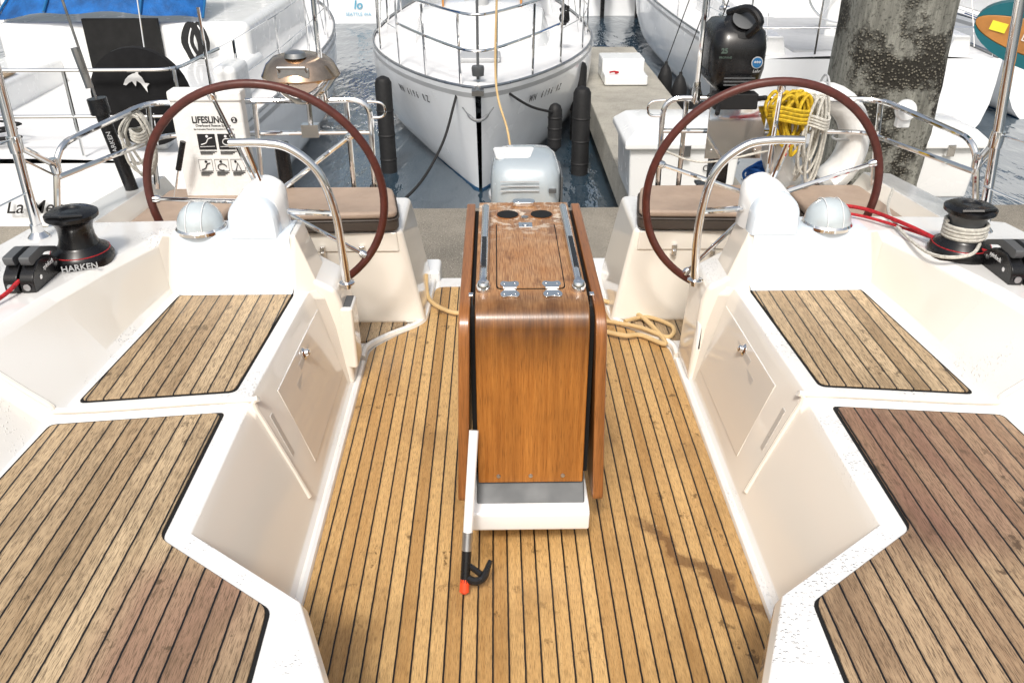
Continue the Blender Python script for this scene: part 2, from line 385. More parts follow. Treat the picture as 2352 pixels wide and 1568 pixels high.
for s in (1,-1):
    bm=BM(); prism(bm,rpoly([(s*.52,3.64),(s*.70,3.44),(s*1.2,3.44),(s*1.2,3.64)],.03,3),-.012,.001)
    fin(bm,'teak_pad',TSEAT,B)
    bm=BM(); tube(bm,catmull([(s*.70,3.28,0),(s*.695,3.38,0),(s*.61,3.49,0),(s*.485,3.60,0),(s*.45,3.72,0),(s*.44,4.1,0)],6),.018,8)
    fin(bm,'floor_lip',GEL,B)
    bm=BM(); tube(bm,[(s*.695,1.7,-.004),(s*.695,2.4,-.004),(s*.695,3.25,-.004)],.016,8); fin(bm,'floor_margin',GEL,B)
    bm=BM(); mt=TSEATR if s>0 else TSEATL
    pts=[(s*1.455,2.165),(s*.957,2.222),(s*.957,1.66),(s*.63,1.42),(s*.60,.2),(s*1.51,.2),(s*1.49,1.7)]
    prism(bm,rpoly(pts,[.02,.03,.03,.03,0,0,0],4),.415,.4265); fin(bm,'seat_teak',mt,B,bevel=.002,seg=1)
    bm=BM(); prism(bm,rpoly([(s*1.462,2.172),(s*.948,2.229),(s*.948,1.655),(s*.621,1.415),(s*.59,.2),(s*1.518,.2),(s*1.498,1.7)],.02,4),.41,.4225)
    fin(bm,'seat_seal',DARK,B)
    bm=BM(); prism(bm,rpoly([(s*1.395,2.252),(s*.935,2.305),(s*.896,3.01),(s*1.325,3.0)],.025,4),HZ-.005,HZ+.0065)
    fin(bm,'seat_teak',TSEAT,B,bevel=.002,seg=1)
    bm=BM(); prism(bm,rpoly([(s*1.403,2.244),(s*.928,2.298),(s*.889,3.017),(s*1.333,3.007)],.025,4),HZ-.01,HZ+.0025)
    fin(bm,'seat_seal',DARK,B)
    bm=BM(); tube(bm,catmull([(s*.735,2.26,.06),(s*.862,2.26,.41),(s*.89,2.26,.447),(s*1.40,ysl(2.26,1.41),.45),(s*1.47,ysl(2.265,1.48),.48),(s*1.64,ysl(2.275,1.65),.65),(s*1.69,ysl(2.29,1.69),.677)],6),.010,8)
    fin(bm,'moulded_edge',GEL,B)
    n=Vector((-s*.955,0,.29)).normalized()
    def fp(y,q,off):
        z=.02+q*.40; x=.722+(.133-.036*(y-2.265)/.8)*q
        return Vector((s*x,y,z))+n*off
    def plate(bm,y0,y1,q0,q1,o0,o1,mi=0):
        a=[fp(y0,q0,o1),fp(y1,q0,o1),fp(y1,q1,o1),fp(y0,q1,o1)]; b=[fp(y0,q0,o0),fp(y1,q0,o0),fp(y1,q1,o0),fp(y0,q1,o0)]
        A=[bm.verts.new(p) for p in a]; Bv=[bm.verts.new(p) for p in b]
        bm.faces.new(A); bm.faces.new(Bv)
        for i in range(4): bm.faces.new((A[i],A[(i+1)%4],Bv[(i+1)%4],Bv[i]))
    bm=BM(); plate(bm,2.42,3.02,.16,.90,-.01,.0035); fin(bm,'locker_door',GEL,B,bevel=.0035,seg=3)
    bm=BM(); plate(bm,2.64,2.80,.75,.82,.0,.005); fin(bm,'finger_recess',GELS,B,bevel=.004)  # thin raised plate, its darker tone paints the shadow of a recess
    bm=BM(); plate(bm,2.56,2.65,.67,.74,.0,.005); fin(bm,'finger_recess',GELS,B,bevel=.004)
    bm=BM(); q=fp(2.72,.82,.005); lathe(bm,[(.022,0),(.023,.004),(.015,.01),(.013,.022),(.004,.026)],q,16,M=n.to_track_quat('Z','Y').to_matrix())
    box(bm,q.x-.005,q.x+.005,2.715,2.725,q.z-.03,q.z); fin(bm,'door_latch',CHR,B,bevel=.001)
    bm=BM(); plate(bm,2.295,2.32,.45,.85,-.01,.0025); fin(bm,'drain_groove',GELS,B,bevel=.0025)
    if s<0:
        bm=BM(); box(bm,-.735,-.68,3.06,3.19,.08,.36); fin(bm,'winch_handle_pocket',GEL,B,bevel=.012)
        bm=BM(); box(bm,-.725,-.69,3.075,3.175,.356,.3625); fin(bm,'pocket_opening',GREY,B)
    else:
        bm=BM(); prism(bm,rpoly([(3.06,.12),(3.14,.12),(3.14,.30),(3.06,.30)],.04,5),.715,.745,'x'); fin(bm,'outlet_cover',GELW,B,bevel=.01)
    bm=BM()
    loft(bm,[[(s*.70,y,.0),(s*.72,y,.38),(s*.74,y,.44),(s*.84,y,.50),(s*.90,y,.61),(s*.93,y,.0)] for k,y in enumerate((3.06,3.30))],closed=True)
    fin(bm,'console_shoulder',GEL,B,bevel=.02,seg=3)
    cx=.972 if s>0 else -1.028
    def arch(y,c,r,sp,base=.66): return [(c-r*1.04,y,base)]+[(c+r*math.cos(math.pi*(1-k/18)),y,sp+r*math.sin(math.pi*(1-k/18))) for k in range(19)]+[(c+r*1.04,y,base)]
    bm=BM(); loft(bm,[arch(3.065,cx,.083,.722),arch(3.072,cx,.090,.726),arch(3.085,cx,.094,.729),arch(3.12,cx,.094,.730)],closed=True); fin(bm,'steering_pedestal',DOME,B,ang=40)
    bm=BM(); loft(bm,[arch(3.121,cx-s*.004,.088,.742),arch(3.16,cx-s*.022,.085,.770),arch(3.20,cx-s*.038,.076,.792),arch(3.245,cx-s*.045,.056,.792)],closed=True)
    fin(bm,'pedestal_housing',GELW,B,ang=40)
    bm=BM()
    loft(bm,[[(s*.895,y,z),(s*1.315,y,z),(s*1.345,y+.012,z)] for y,z in ((2.995,.457),(3.025,.462),(3.05,.48),(3.062,.51),(3.064,.652),(3.072,.668),(3.09,.672),(3.23,.672))])
    fin(bm,'console_front',DOME,B,smooth=True,ang=60)
    kx_=1.20 if s>0 else -1.248
    cc=node('compass',(kx_,3.14,.67),B)
    bm=BM(); lathe(bm,[(.096,0),(.096,.012),(.090,.02)],(kx_,3.14,.671),36); fin(bm,'compass_ring',CHR,cc)
    bm=BM(); lathe(bm,[(.089*math.cos(a),.02+.090*math.sin(a)) for a in [k*math.pi/2/10 for k in range(11)]],(kx_,3.14,.671),36); fin(bm,'compass_cover',GLASSY,cc)
    for dx in (-.03,.03):
        bm=BM(); tube(bm,[(kx_+dx+.0,3.14+.092*math.cos(a)*.95,.691+.093*math.sin(a)*.95) for a in [math.pi*k/14 for k in range(15)]],.0018,6); fin(bm,'compass_seam',GELW,cc)
    W=node('steering_wheel',(cx,3.28,.77),B); Mx=Matrix.Rotation(R(7),3,'X'); cw=Vector((cx+(.0 if s>0 else .01),3.29,.742)); rad=.466
    bm=BM(); tube(bm,[cw+Mx@Vector((rad*math.cos(a),0,rad*math.sin(a))) for a in [2*math.pi*k/96 for k in range(96)]],.0165,12,True); fin(bm,'wheel_rim',LEA,W)
    off=R(90 if s>0 else 36)
    for k in range(5):
        a=off+k*2*math.pi/5; d=Mx@Vector((math.cos(a),0,math.sin(a))); e=Mx@Vector((0,-1,0))
        bm=BM(); tube(bm,[cw+e*.035+d*.03,cw+e*.025+d*.12,cw+d*(rad-.02)],[.011,.010,.008],10)
        lathe(bm,[(.016,0),(.016,.02),(.01,.03)],cw+d*(rad-.012),12,M=(-d).to_track_quat('Z','Y').to_matrix()); fin(bm,'wheel_spoke',CHR,W)
    bm=BM(); lathe(bm,[(.045,-.03),(.05,-.01),(.05,.02),(.03,.05),(.02,.09)],cw,24,M=(Mx@Vector((0,-1,0))).to_track_quat('Z','Y').to_matrix()); fin(bm,'wheel_hub',CHR,W)
    bm=BM(); gx=-.035 if s>0 else 0
    path=[(s*.708,3.15,.41),(s*.712+gx*.5,3.14,.58),(s*.722+gx*.7,3.13,.74),(s*.77+gx,3.13,.90),(s*.865+gx,3.13,.99),(s*.965+gx,3.13,1.012),(s*1.085+gx,3.13,1.012)]
    tube(bm,catmull(path,8),.0165,12); tube(bm,[(s*1.03+gx,3.13,1.01),(s*1.0+gx,3.18,.82)],.012,10)
    tube(bm,[(s*.73+gx*.7,3.13,.735),(s*.91+gx,3.16,.735)],.012,10); lathe(bm,[(.032,0),(.032,.006),(.022,.01)],(s*.708,3.15,.43),16)
    lathe(bm,[(.018,0),(.018,.03)],(s*1.0+gx,3.18,.82),12)
    fin(bm,'grab_rail',CHR,B)
    bm=BM()
    loft(bm,[[(s*.44,y0,-.01),(s*.535,y1,.45),(s*1.72,y1,.45),(s*1.60,y0,-.01)] for y0,y1 in ((3.62,3.68),(4.14,4.14))],closed=True)
    fin(bm,'seat_locker',GEL,B,bevel=.025,seg=3)
    bm=BM(); 
    loft(bm,[[(s*.55,y-.006,.35),(s*.56,y,.442),(s*1.25,y,.442),(s*1.25,y-.006,.35)] for k,y in ((0,3.665),(1,3.72))],closed=True)
    fin(bm,'locker_lid',GEL,B,bevel=.006)
    for xx in (.72,.90):
        bm=BM(); box(bm,s*xx-.012,s*xx+.012,3.638,3.665,.33,.385); box(bm,s*xx-.008,s*xx+.008,3.628,3.64,.335,.36); fin(bm,'lid_latch',CHR,B,bevel=.003)
    bm=BM(); r=.0135
    tube(bm,fillet([(s*.70,4.05,.46),(s*.69,4.05,.955),(s*1.70,4.0,.955),(s*1.82,3.62,.93),(s*1.87,3.42,.92),(s*1.92,3.36,.60)],.09),r,10)
    tube(bm,fillet([(s*.70,4.05,.80),(s*1.2,4.04,.80),(s*1.66,4.01,.80),(s*1.80,3.62,.80),(s*1.88,3.40,.80)],.07),.0115,10)
    for p,q in (((s*1.22,4.03,.95),(s*1.24,4.0,.46)),((s*1.70,4.0,.95),(s*1.72,3.95,.56)),((s*.80,4.05,.95),(s*.80,4.05,.46))):
        tube(bm,[p,q],.0125,10)
    tube(bm,fillet([(s*.70,4.05,.87),(s*.62,4.05,.87),(s*.62,4.05,.94),(s*.70,4.05,.945)],.04),.006,8)
    for q in ((s*1.24,4.0,.455),(s*1.92,3.36,.60)): lathe(bm,[(.035,0),(.035,.008),(.018,.02)],q,14)
    fin(bm,'stern_rail',CHR,B)
    bm=BM(); bx=s*(1.80 if s>0 else 1.86); tx=s*(1.62 if s>0 else 1.82)
    tube(bm,[(bx,3.10,.64),(tx,3.10,2.3)],.018,12); lathe(bm,[(.04,0),(.04,.01),(.022,.03),(.022,.06)],(bx,3.10,.652),16); fin(bm,'stanchion',CHR,B)
    zx=1.02
    f=(zx-.64)/1.66; sx_=bx+(tx-bx)*f
    bm=BM()
    tube(bm,[(sx_,3.10,zx),(s*1.88,3.38,.86)],.013,10); tube(bm,[(sx_,3.10,zx-.05),(s*1.88,3.38,.81)],.004,6)
    lathe(bm,[(.024,-.03),(.026,0),(.024,.03)],(sx_,3.10,zx),14); lathe(bm,[(.02,-.03),(.022,0),(.02,.03)],(s*1.88,3.39,.85),14)
    fin(bm,'rail_brace',CHR,B)
    bm=BM(); xp=-.90 if s<0 else .84
    tube(bm,[(xp,4.04,.93),(xp,4.04,2.6)],.0125,10); lathe(bm,[(.022,0),(.022,.05),(.016,.09)],(xp,4.04,.94),12); fin(bm,'support_pole',CHR,B)
    bm=BM(); tube(bm,[(sx_,3.10,zx+.02),(s*2.05,1.4,1.15),(s*2.08,.4,1.2)],.0035,6); fin(bm,'lifeline',CHR,B)
    bm=BM(); tube(bm,[(sx_,3.10,zx-.18),(s*2.05,1.4,.9)],.0035,6); fin(bm,'lifeline',CHR,B)
    wx=s*1.585; wy=2.85; wz=.668; Wn=node('winch',(wx,wy,wz),B)
    bm=BM(); lathe(bm,[(.108,0),(.110,.022),(.097,.046),(.073,.062),(.070,.067)],(wx,wy,wz),36); fin(bm,'winch_base',BLK,Wn)
    bm=BM(); lathe(bm,[(.070,.062),(.060,.092),(.058,.12),(.064,.146),(.080,.162)],(wx,wy,wz),36); fin(bm,'winch_drum',BLK if s<0 else GREY,Wn)
    bm=BM(); lathe(bm,[(.080,.160),(.088,.167),(.089,.180),(.072,.190),(.036,.194),(.030,.188),(.01,.188)],(wx,wy,wz),36)
    tube(bm,[(wx-.062,wy-.062,wz+.188),(wx+.0,wy-.082,wz+.195),(wx+.062,wy-.051,wz+.188)],.0062,6); fin(bm,'winch_cap',BLK,Wn)
    bm=BM(); lathe(bm,[(.0995,.0),(.0995,.003)],(wx,wy,wz+.042),36); fin(bm,'winch_band',RED,Wn)
    if s<0: text('HARKEN',.030,(wx+.038,wy-.109,wz+.020),(1,.36,0),(0,.12,1),LGREY,Wn,bold=.0005)
    kx=s*1.67; ky=2.68; kz=.665; K=node('rope_clutch',(kx,ky,kz),B)
    for i in range(2):
        ox=kx+(i-.5)*.053
        bm=BM(); prism(bm,rpoly([(ky-.11,kz),(ky+.11,kz),(ky+.11,kz+.03),(ky+.03,kz+.09),(ky-.05,kz+.10),(ky-.11,kz+.06)],.02,4),ox-.023,ox+.023,'x'); fin(bm,'clutch_body',BLK,K,bevel=.004)
        bm=BM(); prism(bm,rpoly([(ky-.08,kz+.09),(ky+.02,kz+.102),(ky+.10,kz+.07),(ky+.10,kz+.09),(ky+.0,kz+.13),(ky-.09,kz+.125)],.012,3),ox-.017,ox+.017,'x'); fin(bm,'clutch_handle',GREY,K,bevel=.004)
        for yy in (ky-.06,ky+.05):
            bm=BM(); lathe(bm,[(.008,-.0255),(.008,.0255)],(ox,yy,kz+.045),10,M=Matrix.Rotation(R(90),3,'Y')); fin(bm,'clutch_bolt',CHR,K)
        bm=BM(); lathe(bm,[(.012,0),(.012,.003)],(ox,ky-.112,kz+.03),12,M=Matrix.Rotation(R(90),3,'X')); fin(bm,'rope_port',CHRD,K)
    text('spinlock',.022,(kx-s*.053,ky-.0,kz+.065),(0,-1*s*1,0),(0,0,1),WHITEI,K)
for s in (1,-1):
    bm=BM(); box(bm,s*.51-.11,s*.51+.11,4.10,4.28,-.25,.05); fin(bm,'transom_step',GELW,B,bevel=.02)
# ------------------------------------------------------------------ table
T=node('cockpit_table',(0,2.55,0),B)
bm=BM(); pf=rpoly([(2.12,.22),(2.12,.82),(3.02,.82),(3.02,.22)],[0,.09,.02,0],8)
prism(bm,pf,-.163,.163,'x'); fin(bm,'table_body',TAB,T,bevel=.004,ang=50)
for s in (1,-1):
    bm=BM(); pl=rpoly([(2.10,.155),(2.10,.815),(3.03,.815),(3.03,.155)],[.03,.10,.03,.03],8)
    A=[];Bb=[]
    for y,z in pl:
        k=(.815-z)/.66
        A.append(bm.verts.new((s*(.176+.018*k),y,z))); Bb.append(bm.verts.new((s*(.208+.020*k),y,z)))
    n=len(pl)
    for i in range(n): bm.faces.new((A[i],A[(i+1)%n],Bb[(i+1)%n],Bb[i]))
    bm.faces.new(A); bm.faces.new(Bb); fin(bm,'table_leaf',TLEAF,T,bevel=.005,ang=50)
    bm=BM(); box(bm,s*.163,s*.178,2.15,3.0,.24,.79); fin(bm,'leaf_gap',DARK,T)
    bm=BM(); tube(bm,fillet([(s*.139,2.25,.815),(s*.139,2.255,.844),(s*.137,2.905,.844),(s*.137,2.91,.815)],.03,6),.0135,14)
    lathe(bm,[(.021,0),(.021,.02),(.016,.03)],(s*.139,2.253,.82),14)
    fin(bm,'table_handle',CHR,T)
    bm=BM(); box(bm,s*.139-.0075,s*.139+.0075,2.34,2.58,.8565,.8595); fin(bm,'handle_reflection',BLK,T,bevel=.002)  # black strip painted as the dark reflection along the handle
    bm=BM(); box(bm,s*.168,s*.182,2.215,2.235,.765,.825); fin(bm,'leaf_hinge',CHR,T,bevel=.002)
    bm=BM(); lathe(bm,[(.042,0),(.042,.0025),(.037,.003)],(s*.06,2.875,.8195),30); fin(bm,'cup_holder_rim',TLEAF,T)
    bm=BM(); lathe(bm,[(.038,0),(.038,.004)],(s*.06,2.875,.82),30); fin(bm,'cup_holder',DARK,T)
    bm=BM(); hx=s*.062
    for y0,dr in ((2.2575,-1),(2.2575,1)):
        prism(bm,rpoly([(hx-.012,y0),(hx+.012,y0),(hx+.030,y0+dr*.030),(hx+.024,y0+dr*.056),(hx,y0+dr*.046),(hx-.024,y0+dr*.056),(hx-.030,y0+dr*.030)],.012,4),.821,.8255)
    tube(bm,[(hx-.02,2.2575,.827),(hx+.02,2.2575,.827)],.005,8)
    for dx in (-.016,.016):
        for y0 in (2.222,2.292): lathe(bm,[(.0045,0),(.003,.002)],(hx+dx,y0,.8256),8)
    fin(bm,'lid_hinge',CHR,T,bevel=.001)
bm=BM(); prism(bm,rpoly([(-.102,2.262),(.102,2.262),(.102,2.79),(-.102,2.79)],.02,4),.8195,.8215); fin(bm,'lid_groove',DARK,T)
bm=BM(); prism(bm,rpoly([(-.0985,2.2655),(.0985,2.2655),(.0985,2.7865),(-.0985,2.7865)],.018,4),.8195,.8235); fin(bm,'table_lid',TAB,T)
bm=BM(); box(bm,-.024,.024,2.742,2.788,.823,.8265); lathe(bm,[(.011,0),(.011,.003)],(0,2.765,.8265),14); fin(bm,'lid_latch',CHR,T,bevel=.002)
bm=BM(); lathe(bm,[(.013,0),(.013,.003)],(0,2.85,.8205),16); fin(bm,'lid_pin',CHRD,T)
bm=BM(); prism(bm,rpoly([(-.042,2.955),(.042,2.955),(.042,3.0),(-.042,3.0)],.02,5),.82,.838); fin(bm,'table_lamp',CHR,T,bevel=.004)
for x in (-.1,0,.1):
    bm=BM(); lathe(bm,[(.007,0),(.006,.003)],(x,2.12,.247),10,M=Matrix.Rotation(R(90),3,'X')); fin(bm,'panel_screw',CHRD,T)
bm=BM(); box(bm,-.14,.14,2.20,2.92,-.001,.222); fin(bm,'table_base',GREY,T,bevel=.01)
bm=BM(); prism(bm,[(2.075,.158),(2.14,.222),(2.25,.222),(2.25,.158)],-.168,.168,'x'); fin(bm,'foot_tread',MGREY,T,bevel=.004)
bm=BM(); prism(bm,rpoly([(2.05,.085),(2.045,.158),(2.085,.168),(2.25,.168),(2.25,.085)],[.012,.012,.01,0,0],4),-.192,.182,'x'); fin(bm,'table_foot',GELW,T,bevel=.006)
# ------------------------------------------------------------------ loose things on own boat
for s in (1,-1):
    Q=thing('cushion',(s*.9,3.85,.46),'tan and brown vinyl cushion on the aft helm seat','cushion','helm seat cushions')
    bm=BM(); prism(bm,rpoly([(s*.54,3.65),(s*1.28,3.62),(s*1.26,4.02),(s*.60,4.02)],.06,5),.452,.508); fin(bm,'cushion_side',CUSHD,Q,bevel=.012,seg=3,ang=50)
    bm=BM(); prism(bm,rpoly([(s*.545,3.655),(s*1.275,3.625),(s*1.255,4.015),(s*.605,4.015)],.06,5),.509,.545); fin(bm,'cushion_top',CUSH,Q,bevel=.016,seg=3,ang=50)
    bm=BM(); tube(bm,[(x,y,.508) for x,y in rpoly([(s*.54,3.65),(s*1.28,3.62),(s*1.26,4.02),(s*.60,4.02)],.06,5)],.005,6,True); fin(bm,'cushion_piping',CUSHD,Q)
    Q=thing('cushion',(s*1.5,3.65,.46),'tan vinyl cushion along the side of the helm','cushion','helm seat cushions')
    bm=BM(); prism(bm,rpoly([(s*1.32,3.30),(s*1.62,3.26),(s*1.72,3.50),(s*1.68,4.0),(s*1.30,4.0)],.05,5),.452,.50); fin(bm,'cushion_side',CUSHD,Q,bevel=.012,seg=3,ang=50)
    bm=BM(); prism(bm,rpoly([(s*1.325,3.305),(s*1.615,3.265),(s*1.715,3.50),(s*1.675,3.995),(s*1.305,3.995)],.05,5),.501,.55); fin(bm,'cushion_top',CUSH,Q,bevel=.02,seg=3,ang=50)
Q=thing('boat_hook',(-.2,1.9,0),'white boat hook with orange tip leaning on the table','boat hook')
a=Vector((-.205,1.86,.018)); b=Vector((-.172,2.092,.44)); d=(b-a).normalized(); mz=d.to_track_quat('Z','Y').to_matrix()
bm=BM(); tube(bm,[a+d*.16,b],.0145,12); fin(bm,'pole',GELW,Q)
bm=BM(); tube(bm,[a+d*.125,a+d*.18],.016,12); fin(bm,'collar',CHRD,Q)
bm=BM(); tube(bm,[a+d*.03,a+d*.13],[.0145,.015],12)
tube(bm,catmull([a+d*.045,a+d*.035+Vector((.03,-.004,0)),a+d*.045+Vector((.055,0,0)),a+d*.095+Vector((.072,0,0))],5),[.013]*8+[.012]*4+[.010,.009,.008,.006],8); tube(bm,[a+d*.08+Vector((.01,0,0)),a+d*.055+Vector((.045,0,0))],.009,8); fin(bm,'hook',BLK,Q)
bm=BM(); lathe(bm,[(.008,0),(.015,.006),(.0145,.045)],a-d*.004,14,M=mz); fin(bm,'tip',ORNG,Q)
def rope(name,pts,r,mat,label,cat='rope',group=None,n=8,seg=8):
    bm=BM(); tube(bm,catmull(pts,n),r,seg); return fin(bm,name,mat,None,label=label,cat=cat,group=group)
rope('rope',[(-1.67,2.58,.715),(-1.70,2.50,.69),(-1.76,2.3,.685),(-1.86,2.05,.685)],.007,RED,'red control line leading from the rope clutch')
rope('rope',[(1.24,3.30,.70),(1.38,3.24,.70),(1.46,3.02,.715),(1.55,2.83,.705),(1.63,2.76,.715),(1.68,2.58,.70),(1.74,2.35,.685),(1.86,2.05,.685)],.008,RED,'red control line running past the winch into the clutch')
rope('rope',[(1.20,3.26,.69),(1.36,3.18,.69),(1.50,2.98,.695),(1.62,2.78,.69),(1.72,2.55,.685)],.006,RED,'second red control line beside the winch')
bm=BM()
pts=[]
for k in range(120):
    t=k/119; a=t*2*math.pi*4.5; pts.append((1.585+.070*math.cos(a),2.85+.070*math.sin(a),.738+t*.058))
tube(bm,pts,.007,6); tube(bm,catmull([pts[0],(1.55,2.72,.72),(1.45,2.82,.69),(1.47,3.2,.69),(1.68,3.65,.64)],6),.0065,6); fin(bm,'rope',WROPE,None,label='grey and white sheet wrapped around the winch drum',cat='rope')
rope('hose',[(.36,3.50,.02),(.48,3.42,.03),(.56,3.44,.02),(.66,3.36,.02),(.58,3.62,.03),(.40,3.78,.04),(.25,3.70,.12),(.215,3.4,.2)],.011,TAN,'cream hose loosely coiled on the cockpit sole','hose')
rope('hose',[(.50,3.56,.03),(.62,3.62,.02),(.72,3.52,.02),(.68,3.42,.02),(.56,3.50,.03),(.38,3.60,.02),(.24,3.62,.05)],.010,TAN,'second loop of cream hose on the cockpit sole','hose')
rope('hose',[(-.46,3.95,.10),(-.44,3.82,.03),(-.34,3.70,.02),(-.25,3.66,.03),(-.22,3.5,.15)],.011,TAN,'cream hose running under the table','hose')
pts=[(-.25+.014*math.cos(k*.9),3.75+k*.004,.30-.003*k+.014*math.sin(k*.9)) for k in range(60)]
bm=BM(); tube(bm,pts,.004,6); fin(bm,'coiled_cord',LGREY,None,label='grey spiral cord hanging beside the table',cat='cord')
Q=thing('throttle_lever',(-1.62,3.8,.5),'black gripped lever with thin steel rod near the wheel','lever')
bm=BM(); tube(bm,[(-1.50,3.80,.83),(-1.545,3.80,.70)],.013,10); fin(bm,'grip',BLK,Q)
bm=BM(); tube(bm,[(-1.545,3.80,.70),(-1.61,3.80,.50)],.005,8); fin(bm,'rod',CHR,Q)
Q=thing('rescue_bag',(-1.4,3.93,.53),'white vinyl rescue sling bag hung on the stern rail','bag')
bm=BM(); box(bm,-1.56,-1.24,3.88,3.96,.50,1.02)
bmesh.ops.subdivide_edges(bm,edges=bm.edges[:],cuts=4,use_grid_fill=True)
for v in bm.verts:
    k=max(0,1-((v.co.x+1.4)/.17)**2)*max(0,1-((v.co.z-.76)/.28)**2); v.co.y-=.0*k if v.co.y<3.92 else -.03*k
fin(bm,'bag_body',CANV,Q,bevel=.012,ang=50)
bm=BM(); box(bm,-1.565,-1.235,3.873,3.967,.985,1.035); fin(bm,'bag_flap',CANV,Q,bevel=.012)
fy=3.8785; bxm=-1.37
text('LIFESLING',.042,(bxm-.028,fy,.905),(1,0,0),(0,0,1),INK,Q,bold=.001,sx=.80)
bm=BM(); lathe(bm,[(.014,0),(.014,.001)],(bxm+.088,fy,.905),20,M=Matrix.Rotation(R(90),3,'X')); fin(bm,'number_disc',INK,Q)
text('2',.024,(bxm+.088,fy-.002,.905),(1,0,0),(0,0,1),WHITEI,Q,bold=.0008)
text('Overboard Rescue System',.0155,(bxm-.01,fy,.880),(1,0,0),(0,0,1),INK,Q,sx=.95)
text('See Instruction Manual for Complete Instructions',.009,(bxm-.01,fy,.864),(1,0,0),(0,0,1),INK,Q)
for i in range(2):
    for j in range(3 if i else 2):
        w=.080 if not i else .062; x0=bxm-.105+j*(w+.012)+ (0 if i else .014); z1=.842-i*.118; h=.072
        if not i:
            bm=BM(); box(bm,x0,x0+w,fy-.0006,fy+.001,z1-h,z1); fin(bm,'pictogram',INK,Q)
        mt=WHITEI if not i else INK
        cx_=x0+w*.5; cz=z1-h*.45
        bm=BM()
        if j==0: tube(bm,catmull([(cx_-w*.34,fy-.0015,cz-.016),(cx_-w*.05,fy-.0015,cz-.008),(cx_+w*.1,fy-.0015,cz+.010),(cx_+w*.34,fy-.0015,cz+.016)],5),.0024,5)
        elif j==1: tube(bm,[(cx_+.020*math.cos(q),fy-.0015,cz-.004+.015*math.sin(q)) for q in [2*math.pi*k/16 for k in range(14)]],.0022,5)
        else: tube(bm,[(cx_-w*.2,fy-.0015,cz-.020),(cx_,fy-.0015,cz+.016),(cx_+w*.2,fy-.0015,cz-.020)],.002,5)
        lathe(bm,[(.006,0),(.006,.001)],(cx_+w*(.05-.1*j),fy-.001,cz+.022),12,M=Matrix.Rotation(R(90),3,'X'))
        tube(bm,[(cx_-w*.42,fy-.0015,cz-.026),(cx_+w*.42,fy-.0015,cz-.024)],.0012,5)
        if i: tube(bm,[(x0,fy-.001,z1),(x0+w,fy-.001,z1),(x0+w,fy-.001,z1-h*.75),(x0,fy-.001,z1-h*.75)],.001,4,True)
        fin(bm,'pictogram_drawing',mt,Q)
        bm=BM()
        for q in range(3): box(bm,x0+.002,x0+w-.01*q-.002,fy-.0012,fy,z1-h*(1.1 if not i else .86)-.006*q-.003,z1-h*(1.1 if not i else .86)-.006*q)
        fin(bm,'caption_lines',INK,Q)
Q=thing('barbecue_grill',(-.96,4.06,.95),'round stainless kettle grill with copper-toned lid on the stern rail','grill')
g=(-1.0,4.08,1.06)
bm=BM(); lathe(bm,[(.03,-.13),(.06,-.12),(.12,-.07),(.170,-.01),(.173,0)],g,36); fin(bm,'grill_bowl',CHR,Q)
bm=BM(); lathe(bm,[(.177,-.004),(.181,.004),(.177,.012),(.155,.055),(.12,.085),(.06,.10),(0.001,.103)],g,36); fin(bm,'grill_lid',COPP,Q)
bm=BM(); box(bm,-1.07,-.93,3.915,3.935,1.08,1.12); tube(bm,[(-1.06,3.93,1.10),(-1.06,3.89,1.13),(-.94,3.89,1.13),(-.94,3.93,1.10)],.008,8); fin(bm,'lid_handle',CHRD,Q,bevel=.003)
bm=BM(); lathe(bm,[(.05,0),(.045,.02),(.02,.03)],(-1.0,4.0,1.155),16); fin(bm,'lid_vent',CHRD,Q)
bm=BM(); tube(bm,[(-.98,4.08,.945),(-.98,4.06,.80)],.012,8); box(bm,-1.02,-.94,4.03,4.08,.78,.84); fin(bm,'rail_mount',CHR,Q)
bm=BM(); tube(bm,[(-1.12,4.02,.76),(-1.12,4.02,.50)],.035,14); fin(bm,'gas_bottle',BLK,Q)
